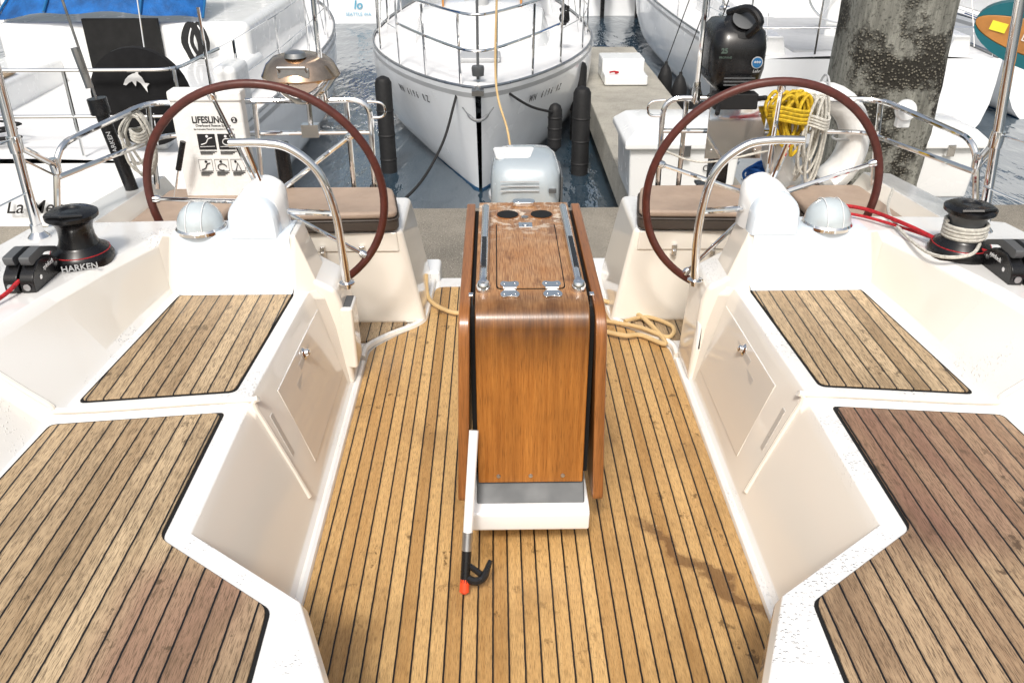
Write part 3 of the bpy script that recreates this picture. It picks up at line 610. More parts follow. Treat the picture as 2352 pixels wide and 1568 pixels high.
def outboard(name,loc,label,cm,h=1.0,black=True,wf=1.0,top=None):
    Q=thing(name,loc,label,'outboard motor'); x,y,z=loc
    bm=BM(); w=.135*h*wf; l=.19*h
    secs=[]
    TP=top or ((-.10,.70,.0),(-.06,.92,0),(0,1,0),(.10,1.0,0),(.17,.93,.01),(.205,.72,.02),(.215,.3,.03))
    for k,(zz,f,sh) in enumerate(TP):
        ring=[]
        for i in range(28):
            a=2*math.pi*i/28; ca,sa=math.cos(a),math.sin(a)
            ring.append((x+w*f*math.copysign(abs(ca)**.5,ca),y+sh+l*f*math.copysign(abs(sa)**.5,sa),z+zz*h))
        secs.append(ring)
    loft(bm,secs,closed=True); fin(bm,'engine_cowl',cm,Q,ang=60)
    bm=BM(); lathe(bm,[(w*.98,-.015),(w*1.06,-.01),(w*1.06,.01),(w*.98,.015)],(x,y,z-.03*h),28,M=Matrix(((1,0,0),(0,l/w,0),(0,0,1)))); fin(bm,'cowl_seam',BLK if black else LGREY,Q)
    bm=BM(); box(bm,x-.04,x+.04,y-.05,y+.07,z-.62*h,z-.09*h); box(bm,x-.065,x+.065,y-.07,y+.09,z-.2*h,z-.09*h); fin(bm,'engine_leg',cm,Q,bevel=.015)
    bm=BM(); box(bm,x-.012,x+.012,y+.0,y+.14,z-.9*h,z-.6*h); box(bm,x-.07,x+.07,y-.02,y+.18,z-.68*h,z-.665*h)
    tube(bm,[(x,y-.04,z-.78*h),(x,y+.08,z-.78*h),(x,y+.17,z-.78*h)],[.02,.035,.02],12); fin(bm,'gear_case',cm,Q,bevel=.004)
    bm=BM()
    for k in range(3):
        a=k*2*math.pi/3; m=Matrix.Translation((x,y+.19,z-.78*h))@Matrix.Rotation(a,4,'Y')@Matrix.Rotation(R(30),4,'Z'); box(bm,-.025,.025,-.003,.003,.0,.08,M=m)
    fin(bm,'propeller',CHRD if black else GELW,Q,bevel=.002)
    return Q
Q=outboard('outboard_motor',(1.0,4.10,1.16),'black propane outboard motor clamped to the stern rail',BLK,.93,wf=1.04)
bm=BM(); prism(bm,[(.90,.74),(1.17,.74),(1.17,.99),(.90,.99)],3.99,4.0,'y'); box(bm,.93,1.14,4.0,4.04,.86,.92)
for zz in (.78,.95):
    for xx in (.93,1.14): lathe(bm,[(.008,0),(.008,.006)],(xx,3.99,zz),10,M=Matrix.Rotation(R(90),3,'X'))
fin(bm,'clamp_plate',CHR,Q,bevel=.003)
bm=BM(); tube(bm,catmull([(1.02,3.95,1.31),(1.06,3.92,1.37),(1.02,3.97,1.42),(.95,4.05,1.39)],5),.018,10); lathe(bm,[(.085,0),(.085,.03),(.065,.045)],(1.01,4.02,1.33),20,M=Matrix.Rotation(R(40),3,'X')); fin(bm,'starter_cover',BLK,Q)
bm=BM(); lathe(bm,[(.055,0),(.055,.004),(.045,.006)],(1.01,3.985,1.372),20,M=Matrix.Rotation(R(40),3,'X')); fin(bm,'starter_grille',GREY,Q)
bm=BM(); box(bm,.90,1.10,3.92,4.0,.99,1.06); tube(bm,[(.93,3.95,1.01),(.90,3.85,.99)],.012,8); tube(bm,[(1.08,3.95,1.03),(1.13,3.9,1.05)],.012,8); fin(bm,'carburettor_box',BLKR,Q,bevel=.01)
bm=BM()
for zz in (1.10,1.115,1.13): box(bm,.93,1.07,3.912,3.918,zz,zz+.006)
fin(bm,'cowl_vent',GREY,Q)
text('25',.030,(.918,3.914,1.25),(1,0,0),(0,0,1),GREENI,Q,bold=.001); text('PROPANE',.013,(.925,3.914,1.222),(1,0,0),(0,0,1),GREENI,Q)
bm=BM(); lathe(bm,[(.026,0),(.026,.001)],(1.07,3.917,1.20),20,M=Matrix.Rotation(R(90),3,'X')); fin(bm,'emblem_ring',LGREY,Q)
bm=BM(); lathe(bm,[(.022,0),(.022,.001)],(1.07,3.915,1.20),20,M=Matrix.Rotation(R(90),3,'X')); fin(bm,'emblem_disc',BLUES,Q)
text('***',.025,(1.07,3.912,1.198),(1,0,0),(0,0,1),WHITEI,Q); text('Lehr',.018,(1.07,3.914,1.163),(1,.0,0),(0,0,1),LGREY,Q,shear=.3)
Q.location.z-=.06
Q=outboard('outboard_motor',(.055,4.42,.39),'silver grey outboard motor standing behind the cockpit table',SILV,1.0,False,wf=1.38,top=((-.16,.80,0),(-.12,.98,0),(0,1,0),(.06,1.0,.0),(.12,.97,.01),(.165,.88,.03),(.185,.74,.05),(.19,.4,.05)))
bm=BM(); box(bm,-.08,.22,4.20,4.28,.05,.22); fin(bm,'transom_bracket',GELW,Q,bevel=.01)
bm=BM(); prism(bm,rpoly([(-.10,4.36),(.08,4.36),(.11,4.55),(-.12,4.55)],.03,4),.565,.582); fin(bm,'cowl_crest',GELW,Q,bevel=.006)
bm=BM(); box(bm,.236,.247,4.28,4.56,.28,.50); fin(bm,'cowl_side_panel',GREY,Q,bevel=.004)
for zz in (.44,.465,.49):
    bm=BM(); box(bm,-.08,.12,4.222,4.228,zz,zz+.006); fin(bm,'cowl_vent',LGREY,Q,bevel=.002)
bm=BM(); box(bm,.17,.21,4.222,4.232,.43,.455); fin(bm,'cowl_latch',GREY,Q,bevel=.004)
text('HONDA',.020,(-.10,4.224,.33),(1,0,0),(0,0,1),RED,Q,bold=.0005)
Q=thing('horseshoe_buoy',(1.48,4.12,.5),'white vinyl horseshoe life buoy hung on the stern rail','life buoy')
bm=BM(); cen=Vector((1.47,4.12,.72)); pts=[cen+Vector((.19*math.cos(a),0,.22*math.sin(a))) for a in [R(-70+320*k/30) for k in range(31)]]
tube(bm,pts,[.06]+[.10]*29+[.06],14,flat=.7); fin(bm,'buoy_cover',CANV,Q)
for a in (R(10),R(90),R(170)):
    bm=BM(); c_=cen+Vector((.19*math.cos(a),0,.22*math.sin(a))); u=Vector((math.cos(a),0,math.sin(a)))
    tube(bm,[c_+u*.103*math.cos(t)+Vector((0,.075*math.sin(t),0)) for t in [2*math.pi*k/20 for k in range(20)]],.006,6,True); fin(bm,'buoy_strap',LGREY,Q)
def coil(name,c,w,h,n,mat,r,label,seed):
    random.seed(seed); bm=BM()
    for k in range(n):
        x0=c[0]+random.uniform(-w,w)*.5; y0=c[1]+random.uniform(-.05,.05); ww=random.uniform(.03,.07); hh=h*random.uniform(.7,1.05)
        tube(bm,catmull([(x0,y0,c[2]),(x0-ww,y0-.02,c[2]-hh*.3),(x0-ww*.6+random.uniform(-.03,.03),y0-.01,c[2]-hh*.8),(x0+random.uniform(-.02,.02),y0,c[2]-hh),(x0+ww*.8,y0+.01,c[2]-hh*.7),(x0+ww*.7,y0,c[2]-hh*.2)],5,True),r,6,True)
    for k in range(4):
        zz=c[2]-h*.22-k*r*2.1
        tube(bm,[(c[0]+w*.62*math.cos(a),c[1]-.01+.07*math.sin(a),zz+.01*math.sin(a*2)) for a in [2*math.pi*q/20 for q in range(20)]],r*1.1,6,True)
    return fin(bm,name,mat,None,label=label,cat='rope')
coil('rope_coil',(1.26,3.94,1.0),.15,.27,13,YEL,.0085,'coiled yellow rope hanging from the stern rail',3)
coil('rope_coil',(1.38,3.93,.99),.09,.40,8,WROPE,.0065,'coiled white braided rope hanging from the stern rail',5)
coil('rope_coil',(1.26,4.22,.58),.12,.10,5,BLUR,.007,'coiled blue rope low behind the stern rail',9)
rope('rope',[(.70,4.0,.72),(.9,4.0,.66),(1.2,3.98,.72)],.005,WROPE,'thin white line strung along the stern rail')
coil('rope_coil',(-1.72,3.9,.93),.05,.3,4,WROPE,.006,'coiled white line hanging on the stern rail corner',13)
Q=thing('backstay_tackle',(-1.79,3.9,.45),'black backstay adjuster tube with wire stay','backstay')
bm=BM(); tube(bm,[(-1.80,3.9,.47),(-1.88,3.9,.95)],.030,14); fin(bm,'adjuster_tube',BLK,Q)
bm=BM(); tube(bm,[(-1.88,3.9,.93),(-1.885,3.9,1.0)],.043,12); fin(bm,'adjuster_cap',BLK,Q)
bm=BM(); tube(bm,[(-1.885,3.9,.98),(-1.97,3.9,1.75),(-2.05,3.9,2.4)],.006,8); tube(bm,[(-1.895,3.88,1.05),(-1.92,3.88,1.22)],.018,8); fin(bm,'stay_wire',CHRD,Q)
text('HARKEN',.030,(-1.845,3.868,.80),(-.16,0,1),(-1,0,-.16),LGREY,Q)
Q=thing('paddle_board',(1.9,3.3,1.2),'teal and wood paddle board stored on edge along the lifelines','paddle board')
M=Matrix.Translation((1.85,3.62,1.37))@Matrix.Rotation(R(-30),4,'Z')@Matrix.Rotation(R(12),4,'Y')
def board(zs,ze,mat,nm):
    bm=BM(); sec=[]; P=[]
    for k in range(33):
        t=(k/32)**1.6; x=t*1.6; h=.125*math.sqrt(max(0,1-(1-min(1,t*5.5))**2))+.002
        P.append((x,h))
    for x,h in P:
        zt=zs*h; zb=ze*h
        sec.append([M@Vector((x,-.05,zb)),M@Vector((x,.05,zb)),M@Vector((x,.05,zt)),M@Vector((x,-.05,zt))])
    loft(bm,sec,closed=True); fin(bm,nm,mat,Q,bevel=.006,ang=50)
board(1,.45,TEAL,'board_rail'); board(.445,-.62,WBRD,'board_deck'); board(-.625,-1,TEAL,'board_edge')
bm=BM(); box(bm,.06,.12,-.054,-.050,-.02,.015,M=M); fin(bm,'label_patch',YLAB,Q)
d=M.to_3x3()@Vector((1,0,0)); text('DRIVER',.04,M@Vector((.25,-.054,-.015)),d,(0,0,1),WHITEI,Q)
Q=thing('rail_light',(1.80,3.90,.9),'small white round man overboard light on the rail','light')
bm=BM(); lathe(bm,[(.03,-.02),(.046,-.015),(.05,0),(.045,.015),(.02,.025)],(1.78,3.90,.93),22,M=Matrix.Rotation(R(75),3,'X')); fin(bm,'light_body',GELW,Q)
bm=BM(); box(bm,1.75,1.81,3.89,3.93,.85,.90); fin(bm,'light_bracket',GELW,Q,bevel=.006)
# ------------------------------------------------------------------ other boats
def yacht(name,loc,rz,L,Bm,F,label,stern=.7,cabin=True,mast=True,cover=BLUE,stripe=BLUES,pulpit=True,group='yachts moored in the marina',bowtxt=None,sterntxt=None,rigmat=CHR,windows=True,fullbow=.6,ch=.42,c0=.22,sail=True,rake=.75,pb=1.25,gear=False):
    Q=thing(name,loc,label,'sailboat' if mast else 'motorboat',group,rz,True)
    NS=26
    def hw(t):
        if t<.5: w=math.sin(math.pi/2*min(1,t/.5))**fullbow
        else: w=1-(1-stern)*((t-.5)/.5)**2
        return Bm/2*max(w,.012)
    def sh(t): return F*(1+.22*(1-t)**2)
    qs=[0,.03,.06,.2,.35,.5,.6,.66,.68,.70,.72,1]
    bm=BM(); secs=[]
    for i in range(NS+1):
        t=(i/NS)**1.4; w=hw(t); z0=sh(t); pts=[]
        p=pb+3.2*min(1,t*2.2)
        for q in qs:
            z=z0-(z0+.45)*q; x=w*(1-q**p)+(.01 if q<1 else 0)
            y=t*L+ rake*(1-z/z0)*(1-t)**4
            pts.append((x,y,z))
        secs.append(pts)
    full=[[(-x,y,z) for x,y,z in reversed(s_)]+[(x,y,z) for x,y,z in s_] for s_ in secs]
    rings=[[bm.verts.new(p) for p in f] for f in full]
    nq=len(qs); n=2*nq
    for a,b_ in zip(rings,rings[1:]):
        for k in range(n-1):
            if k==nq-1: continue
            fc=bm.faces.new((a[k],a[k+1],b_[k+1],b_[k]))
            qi=nq-2-k if k<nq-1 else k-nq
            if qi in (8,): fc.material_index=1
            if qi==1: fc.material_index=2
            if qi>9: fc.material_index=3
    bm.faces.new(rings[-1])
    fin(bm,'hull',[HULLW,stripe,LGREY if stripe else HULLW,BLK],Q,ang=50)
    bm=BM(); ds=[]
    for i in range(NS+1):
        t=(i/NS)**1.4; w=hw(t)-.01; z0=sh(t)-.015
        ds.append([(w*u,t*L,z0+.05*(1-u*u)) for u in (-1,-.6,-.2,.2,.6,1)])
    loft(bm,ds); fin(bm,'deck',DECKW,Q,ang=60)
    for s in (1,-1):
        bm=BM(); tube(bm,[(s*(hw((i/NS)**1.4)),(i/NS)**1.4*L,sh((i/NS)**1.4)+.01) for i in range(NS+1)],.013,6)
        fin(bm,'toe_rail',CHRD,Q)
    if cabin:
        c1=.66; bm=BM(); secs=[]
        for i in range(9):
            u=i/8; t=c0+(c1-c0)*u; w=min(hw(t)*.62,Bm*.31)*(1 if i else .7); h=ch*min(1,.06+u*2.6)if i<8 else ch
            zb=sh(t)+.0
            secs.append([(-w,t*L,zb),(-w*.88,t*L,zb+h*.85),(-w*.5,t*L,zb+h+.03),(0,t*L,zb+h+.06),(w*.5,t*L,zb+h+.03),(w*.88,t*L,zb+h*.85),(w,t*L,zb)])
        loft(bm,secs,closed=True); fin(bm,'cabin',GELW,Q,bevel=.02,ang=40)
        if windows:
            for s in (1,-1):
                for (u0,u1) in ((.42,.6),(.65,.92)):
                    bm=BM(); pp=[]
                    for u,hf in ((u0,.35),(u1,.3),(u1,.7),(u0,.62)):
                        t=c0+(c1-c0)*u; w=min(hw(t)*.62,Bm*.31); pp.append((s*(w-w*.12*hf/.85+.012),t*L,sh(t)+ch*hf))
                    bm.faces.new([bm.verts.new(p) for p in pp])
                    fin(bm,'window',GLASS,Q,smooth=False)
            bm=BM(); t=c0+(c1-c0)*.45; box(bm,-.22,.22,t*L,t*L+.42,sh(t)+ch+.0,sh(t)+ch+.085); fin(bm,'hatch',GLASS,Q,bevel=.02)
            bm=BM(); t=.15; box(bm,-.2,.2,t*L,t*L+.38,sh(t)+.03,sh(t)+.08); fin(bm,'hatch',LGREY,Q,bevel=.02)
            t=c0+(c1-c0)*.45
            for s in (1,-1):
                bm=BM(); tube(bm,[(s*Bm*.17,t*L-.3,sh(t)+ch*.8),(s*Bm*.17,t*L-.3,sh(t)+ch+.1),(s*Bm*.19,t*L+1.2,sh(t)+ch+.1),(s*Bm*.19,t*L+1.2,sh(t)+ch)],.012,6)
                fin(bm,'handrail',WBRD,Q)
        t=c1
        for s in (1,-1):
            bm=BM(); loft(bm,[[(s*Bm*.36,L*c1,sh(t)),(s*Bm*.34,L*c1,sh(t)+.26),(s*Bm*.29,L*c1,sh(t)+.26),(s*Bm*.27,L*c1,sh(t))],[(s*hw(.99)*.8,L*.985,sh(1)),(s*hw(.99)*.78,L*.985,sh(1)+.2),(s*hw(.99)*.66,L*.985,sh(1)+.2),(s*hw(.99)*.62,L*.985,sh(1))]],closed=True)
            fin(bm,'cockpit_coaming',GELW,Q,bevel=.02)
        bm=BM(); sec=[]
        for k in range(4):
            y=L*c1-.5+k*.28; hh=.25+.5*(k/3)**.5
            sec.append([(Bm*.32*math.cos(a),y,sh(c1)+.35+hh*math.sin(a)) for a in [math.pi*q/10 for q in range(11)]])
        loft(bm,sec); fin(bm,'dodger',cover,Q,ang=60)
    if gear:
        z=sh(1)
        bm=BM(); box(bm,-hw(1)*.55,hw(1)*.55,L-2.6,L-.25,z-.25,z+.045); fin(bm,'cockpit_well',LGREY,Q,bevel=.03)
        bm=BM(); tube(bm,[(.42*math.cos(a),L-1.1,z+.62+.42*math.sin(a)) for a in [2*math.pi*k/40 for k in range(40)]],.014,8,True)
        for k in range(6): a=k*math.pi/3; tube(bm,[(0,L-1.1,z+.62),(.42*math.cos(a),L-1.1,z+.62+.42*math.sin(a))],.006,6)
        fin(bm,'steering_wheel',CHR,Q)
        bm=BM(); box(bm,-.12,.12,L-1.35,L-1.15,z,z+.85); fin(bm,'wheel_pedestal',GELW,Q,bevel=.03)
        bm=BM()
        for x in (-.22,.22): tube(bm,[(x,L+.03,z+.25),(x,L+.03,.05)],.013,6)
        for k in range(4): tube(bm,[(-.22,L+.03,.15+k*.25),(.22,L+.03,.15+k*.25)],.013,6)
        fin(bm,'boarding_ladder',CHR,Q)
        for s in (1,-1):
            for k in (.55,.8):
                bm=BM(); lathe(bm,[(.07,0),(.07,.03),(.045,.05),(.04,.10),(.055,.13),(.05,.15)],(s*hw(k)*.72,L*k,sh(k)+.2),16); fin(bm,'winch',CHR,Q)
    if mast:
        bm=BM(); tube(bm,[(0,L*.40,F+.3),(0,L*.40,F+13)],[.075,.065],12); fin(bm,'mast',LGREY,Q)
        bm=BM(); tube(bm,[(0,L*.41,F+1.45),(0,L*.75,F+1.4)],.06,10); fin(bm,'boom',LGREY,Q)
        bm=BM(); tube(bm,catmull([(0,L*.405,F+1.9),(0,L*.5,F+1.68),(0,L*.74,F+1.52)],5),[.10,.13,.15,.16,.16,.16,.15,.14,.12,.10,.08],10,flat=1.3); fin(bm,'sail_cover',cover,Q)
        bm=BM()
        for s in (1,-1):
            tube(bm,[(s*Bm*.46,L*.42,F+.05),(s*.02,L*.40,F+12)],.006,5); tube(bm,[(s*Bm*.44,L*.46,F+.05),(s*.02,L*.40,F+7)],.005,5)
            tube(bm,[(s*hw(.99)*.8,L*.99,F+.1),(0,L*.4,F+12.8)],.005,5)
        fin(bm,'shroud',rigmat,Q)
        bm=BM(); rr=[.02,.045,.03] if sail else [.012,.012,.01]
        tube(bm,[(0,.12,sh(0)+.05),(0,.45,sh(0)+1.3),(0,L*.39,F+12.5)],rr,8); lathe(bm,[(.05,0),(.055,.06),(.05,.08)],(0,.14,sh(0)+.08),14); fin(bm,'furled_headsail' if sail else 'forestay',CANV if sail else GREY,Q)
    if pulpit:
        zt=sh(0)+.60
        def rp(t,z,s): return (s*(hw(t)-.05),t*L,z)
        bm=BM()
        for s in (1,-1):
            for t in (.02,.085,.17):
                tube(bm,[(s*max(hw(t)-.05,.09),t*L,sh(t)),(s*max(hw(t)-.04,.13),t*L-.05,zt-.01)],.0125,7)
        for zz in (zt,zt-.28):
            tube(bm,catmull([rp(.17,zz,-1),rp(.085,zz,-1),(-.16,.06*1,zz),(0,-.08,zz),(.16,.06,zz),rp(.085,zz,1),rp(.17,zz,1)],6),.0125,8)
        fin(bm,'pulpit',CHR,Q)
        for s in (1,-1):
            for t in (.3,.44,.58,.72,.86):
                bm=BM(); tube(bm,[rp(t,sh(t),s),rp(t,sh(t)+.6,s)],.011,6); fin(bm,'stanchion',CHR,Q)
            for dz in (.6,.32):
                bm=BM(); tube(bm,[rp(t,sh(t)+dz,s) for t in (.17,.3,.44,.58,.72,.86,.98)],.004,5); fin(bm,'lifeline',CHR,Q)
        bm=BM()
        for zz in (.6,.3): tube(bm,fillet([(-hw(.9)+.05,.9*L,sh(1)+zz),(-hw(1)+.06,L-.06,sh(1)+zz),(hw(1)-.06,L-.06,sh(1)+zz),(hw(.9)-.05,.9*L,sh(1)+zz)],.15),.0125,8)
        for s in (1,-1):
            for k in (1,.45): tube(bm,[(s*(hw(1)-.06)*k,L-.06,sh(1)),(s*(hw(1)-.06)*k,L-.06,sh(1)+.6)],.0125,7)
        fin(bm,'stern_rail',CHR,Q)
    if bowtxt:
        for s in (-1,1):
            n_=len(bowtxt)
            for i_,ch_ in enumerate(bowtxt):
                if ch_==' ': continue
                k_=i_ if s>0 else n_-1-i_
                t=.07+k_*.0085; z=sh(t)-.20; q=(sh(t)-z)/(sh(t)+.45)
                def px_(t_): return hw(t_)*(1-q**(pb+3.2*min(1,t_*2.2)))+.01
                def py_(t_): return t_*L+rake*(1-z/sh(t_))*(1-t_)**4
                p0=Vector((s*px_(t-.008),py_(t-.008),0)); p1=Vector((s*px_(t+.008),py_(t+.008),0)); dd=(p1-p0)*s
                off_=Vector((s*dd.y,-s*dd.x,0)).normalized()*.02
                if off_.x*s<0: off_=-off_
                text(ch_,.095,(s*px_(t)+off_.x,py_(t)+off_.y,z),dd,(s*.35,-.05,1),INK,Q,bold=.0015,sx=.75)
    if sterntxt:
        text(sterntxt[0],.22,(0,L+.02,.34),(-1,0,0),(0,0,1),sterntxt[2],Q,bold=.003,shear=.2)
        text(sterntxt[1],.085,(0,L+.02,.17),(-1,0,0),(0,0,1),sterntxt[2],Q)
    return Q,sh,hw
WZ=-.75
Q,shc,hwc=yacht('moored_sailboat',(-.25,7.32,WZ),0,7.9,2.65,.84,'white sailing yacht moored bow towards the dock with steel pulpit',bowtxt='WN 6196 RZ',stripe=BLUES,fullbow=.68,ch=.34,c0=.26,sail=False,rake=.40,pb=1.02)
bm=BM(); tube(bm,[(0,-.12,1.02),(0,.5,1.06)],.02,8)
tube(bm,catmull([(-.13,-.08,.89),(-.06,-.15,.82),(0,-.17,.80),(.06,-.15,.82),(.13,-.08,.89)],5),[.006]*4+[.014]*13+[.006]*4,8); box(bm,-.05,.05,-.12,.25,.99,1.03); fin(bm,'anchor',CHRD,Q)
bm=BM(); random.seed(2)
for k in range(6): tube(bm,catmull([(.88+random.uniform(-.05,.05),2.2+random.uniform(-.1,.1),1.30+random.uniform(-.1,.1)) for _ in range(5)],5,True),.010,5,True)
fin(bm,'coiled_line',BROPE,Q)
rope('mooring_line',[(-.42,7.62,.26),(-.46,7.45,.12),(-.56,7.15,-.15),(-.75,6.75,-.38),(-1.0,6.3,-.45),(-1.25,5.98,-.3)],.012,BROPE,'black mooring line from the bow to the dock','rope','mooring lines')
rope('mooring_line',[(-.10,7.62,.26),(.02,7.6,.17),(.22,7.7,.03),(.45,7.93,-.08)],.012,BROPE,'black mooring line from the bow to the finger pier','rope','mooring lines')
rope('rope',[(-.06,7.24,1.5),(-.10,7.2,.4),(.0,6.9,.0),(.05,6.0,-.27)],.009,TAN,'thin yellow line hanging from the bow')
for (x,y,z0,z1,r) in ((-1.17,8.3,-.9,.18,.08),(.72,8.2,-.9,.10,.085),(.45,7.95,-.45,.0,.065),(.80,9.4,-.9,.1,.08),(-1.15,7.2,-.9,-.5,.07)):
    bm=BM(); lathe(bm,[(.02,z0),(r,z0+.05),(r,z1-.06),(r*.75,z1-.02),(.02,z1)],(x,y,0),18); 
    for k in range(3): lathe(bm,[(r,0),(r+.006,.012),(r,.024)],(x,y,z0+(z1-z0)*(.25+.22*k)),18)
    fin(bm,'dock_fender',BLKR,None,label='black rubber fender post standing beside the moored yacht',cat='fender',group='black dock fenders')
yacht('moored_sailboat',(-2.75,26.0,WZ),math.pi,8.4,2.2,.95,'white sailboat stern with blue name lettering',stern=.7,sterntxt=('Io','SEATTLE WA',LBLUE),stripe=LBLUE)
ys=[(-4.9,27.0,9,2.6,'Nalani','',TANC,REDS),(5.9,26.5,10,3.0,'FREEDOM','ANACORTES',GRNC,BLUES),(-7.6,26.2,9,2.7,'','',BLUE,BLUES),(9.2,27.5,9.5,3.0,'','',TANC,REDS),(12.6,28,10,3.2,'','',BLUE,BLUES),(-.1,28.5,9,2.5,'','',BLUE,LBLUE),(-10.6,26.6,9,3.0,'','',GRNC,REDS)]
for x,y,L_,b_,n1,n2,cv,sp_ in ys:
    yacht('moored_sailboat',(x,y,WZ),math.pi,L_,b_,.85,'white sailing yacht moored with its stern towards the fairway',stern=.75,sterntxt=(n1,n2,INK) if n1 else None,cover=cv,stripe=sp_,gear=True)
yacht('moored_motorboat',(2.4,26.0,WZ),math.pi,7.5,2.6,.85,'white motorboat with twin black outboards on its stern',mast=False,pulpit=False,stern=.9)
for k in (-.35,.35): outboard('outboard_motor',(2.4+k,18.2,-.05),'black outboard motor on the stern of a motorboat',BLK,1.3)
Q,_,_=yacht('moored_sailboat',(3.85,19.4,WZ),math.pi,10.2,3.2,.90,'large white sailing yacht moored stern-to beside the finger pier',stern=.86,fullbow=.5,gear=True)
for k,(x,y,z) in enumerate(((2.10,9.5,-.42),(2.02,10.0,-.42),(1.96,10.6,-.42))):
    F_=thing('boat_fender',(x,y,z),'black inflatable fender hanging on a white hull','fender','black hull fenders')
    bm=BM(); lathe(bm,[(.02,-.24),(.07,-.19),(.09,-.1),(.09,.10),(.055,.20),(.02,.25),(.018,.28)],(x,y,z),18); fin(bm,'fender_body',BLKR,F_)
    bm=BM(); tube(bm,[(x,y,z+.27),(x+.25,y,.70)],.006,6); fin(bm,'fender_line',BROPE,F_)
rope('mooring_line',[(2.6,9.25,.2),(2.2,8.9,-.05),(1.8,8.6,-.29)],.012,BROPE,'black stern line from the white yacht to the finger pier','rope','mooring lines')
yacht('moored_sailboat',(7.4,20.4,WZ),math.pi,10.2,3.4,1.0,'white yacht with grey stripe moored beyond the pile',stern=.85,gear=True)
def dockbox(x0,x1,y0,y1,label):
    Q=thing('dock_box',((x0+x1)/2,(y0+y1)/2,-.3),label,'dock box','white dock boxes')
    bm=BM(); cx=(x0+x1)/2
    loft(bm,[[(x0+.04-i,y0+.04-i,z),(x1-.04+i,y0+.04-i,z),(x1-.04+i,y1-.04+i,z),(x0+.04-i,y1-.04+i,z)] for z,i in ((-.295,0),(.10,.02))],closed=True); fin(bm,'box_body',GELW,Q,bevel=.02)
    bm=BM(); loft(bm,[[(x0-i,y0-i,z),(x1+i,y0-i,z),(x1+i,y1+i,z),(x0-i,y1+i,z)] for z,i in ((.10,.02),(.15,.02),(.22,-.06),(.25,-.16))],closed=True); fin(bm,'box_lid',GELW,Q,bevel=.015)
    bm=BM(); box(bm,cx-.03,cx+.03,y0-.035,y0+.01,.05,.14); fin(bm,'box_latch',CHR,Q,bevel=.004)
    return Q
Q=dockbox(.86,1.72,6.12,6.85,'white fibreglass dock box with sloping lid on the dock'); text('C-57',.07,(1.5,6.135,-.05),(1,0,0),(0,0,1),INK,Q)
dockbox(2.95,3.5,6.1,6.7,'white fibreglass dock box behind the pile')
Q=thing('dock_steps',(1.35,10.5,-.3),'white moulded boarding steps on the finger pier','steps')
bm=BM(); box(bm,1.15,1.65,10.3,10.7,-.295,-.05); box(bm,1.15,1.65,10.0,10.299,-.295,-.18); fin(bm,'step_body',GELW,Q,bevel=.02)
bm=BM(); tube(bm,catmull([(1.22,10.12,-.165),(1.27,10.16,-.165),(1.32,10.12,-.165),(1.28,10.08,-.165)],4),.010,8); fin(bm,'red_cord',RED,Q)
bm=BM(); secs=[]
random.seed(4)
for k in range(34):
    z=-1.6+k*.18; ring=[]
    for i in range(20):
        a=2*math.pi*i/20+.2; q=1+(.015 if z>.9 else .035)*math.sin(i*2.3+k*1.7)*random.uniform(.3,1)+(0 if z>.6 else random.uniform(0,.05))
        c_,s_=math.cos(a),math.sin(a); ring.append((2.74+.345*q*math.copysign(abs(c_)**.55,c_),6.36+.345*q*math.copysign(abs(s_)**.55,s_),z))
    secs.append(ring)
loft(bm,secs,closed=True); fin(bm,'pile',PILE,None,label='weathered grey dock pile crusted with barnacles',cat='pile')
# ------------------------------------------------------------------ neighbour boat with wheel cover
NX=-3.5; NY=13.8
Q,sh_,hw_=yacht('moored_sailboat',(NX,NY,WZ),math.pi,8.1,3.1,.90,'white sailboat moored stern-to with blue canvas dodger and covered wheel',stern=.88,cabin=False,cover=BLUE)
def lp(x,y,z): return (NX-x,NY-y,z+.75)
def lbox(bm,x0,x1,y0,y1,z0,z1): 
    a=lp(x0,y0,z0); b=lp(x1,y1,z1); box(bm,min(a[0],b[0]),max(a[0],b[0]),min(a[1],b[1]),max(a[1],b[1]),min(a[2],b[2]),max(a[2],b[2]))
for s in (1,-1):
    bm=BM(); lbox(bm,NX+.1+s*.62,NX+.1+s*1.15,6.35,8.3,.12,.42); fin(bm,'cockpit_coaming',GELW,Q,bevel=.06,seg=3)
bm=BM(); lbox(bm,-4.55,-2.3,8.05,10.6,.15,.70); fin(bm,'cabin',GELW,Q,bevel=.08,seg=3)
bm=BM(); lbox(bm,-3.74,-3.08,8.0,8.04,.32,.74); fin(bm,'companionway',DARK,Q)
bm=BM(); lbox(bm,-3.78,-3.04,7.99,8.02,.26,.315); fin(bm,'companionway_sill',GELW,Q)
bm=BM(); lbox(bm,-4.5,-4.05,6.4,7.3,.425,.44); fin(bm,'teak_seat',TSEAT,Q)
DX=NX-.12; DW=.92
bm=BM(); sec=[]
def dz(u,v): 
    zt=.80+.55*math.sin(u*math.pi/2); return .80-.08*abs(v)**2+(zt-.80)*(1-.35*abs(v)**3)+.012*math.sin(v*9+u*5)
for k in range(10):
    u=k/9; y=7.95+u*.9
    sec.append([lp(DX+DW*(1-.12*u)*v,y+.16*v*v,dz(u,v)) for v in [-1+q/10 for q in range(21)]])
loft(bm,sec); fin(bm,'dodger',BLUE,Q,ang=60)
for v in (-1,-.45,.45,1):
    bm=BM(); pts=[]
    for k in range(8):
        u=k/7; pts.append(lp(DX+DW*(1-.12*u)*v,7.93+u*.9+.16*v*v,dz(u,v)+.01))
    tube(bm,pts,.012,6); fin(bm,'dodger_seam',BLUES,Q)
c_=lp(-2.49,5.90,.545)
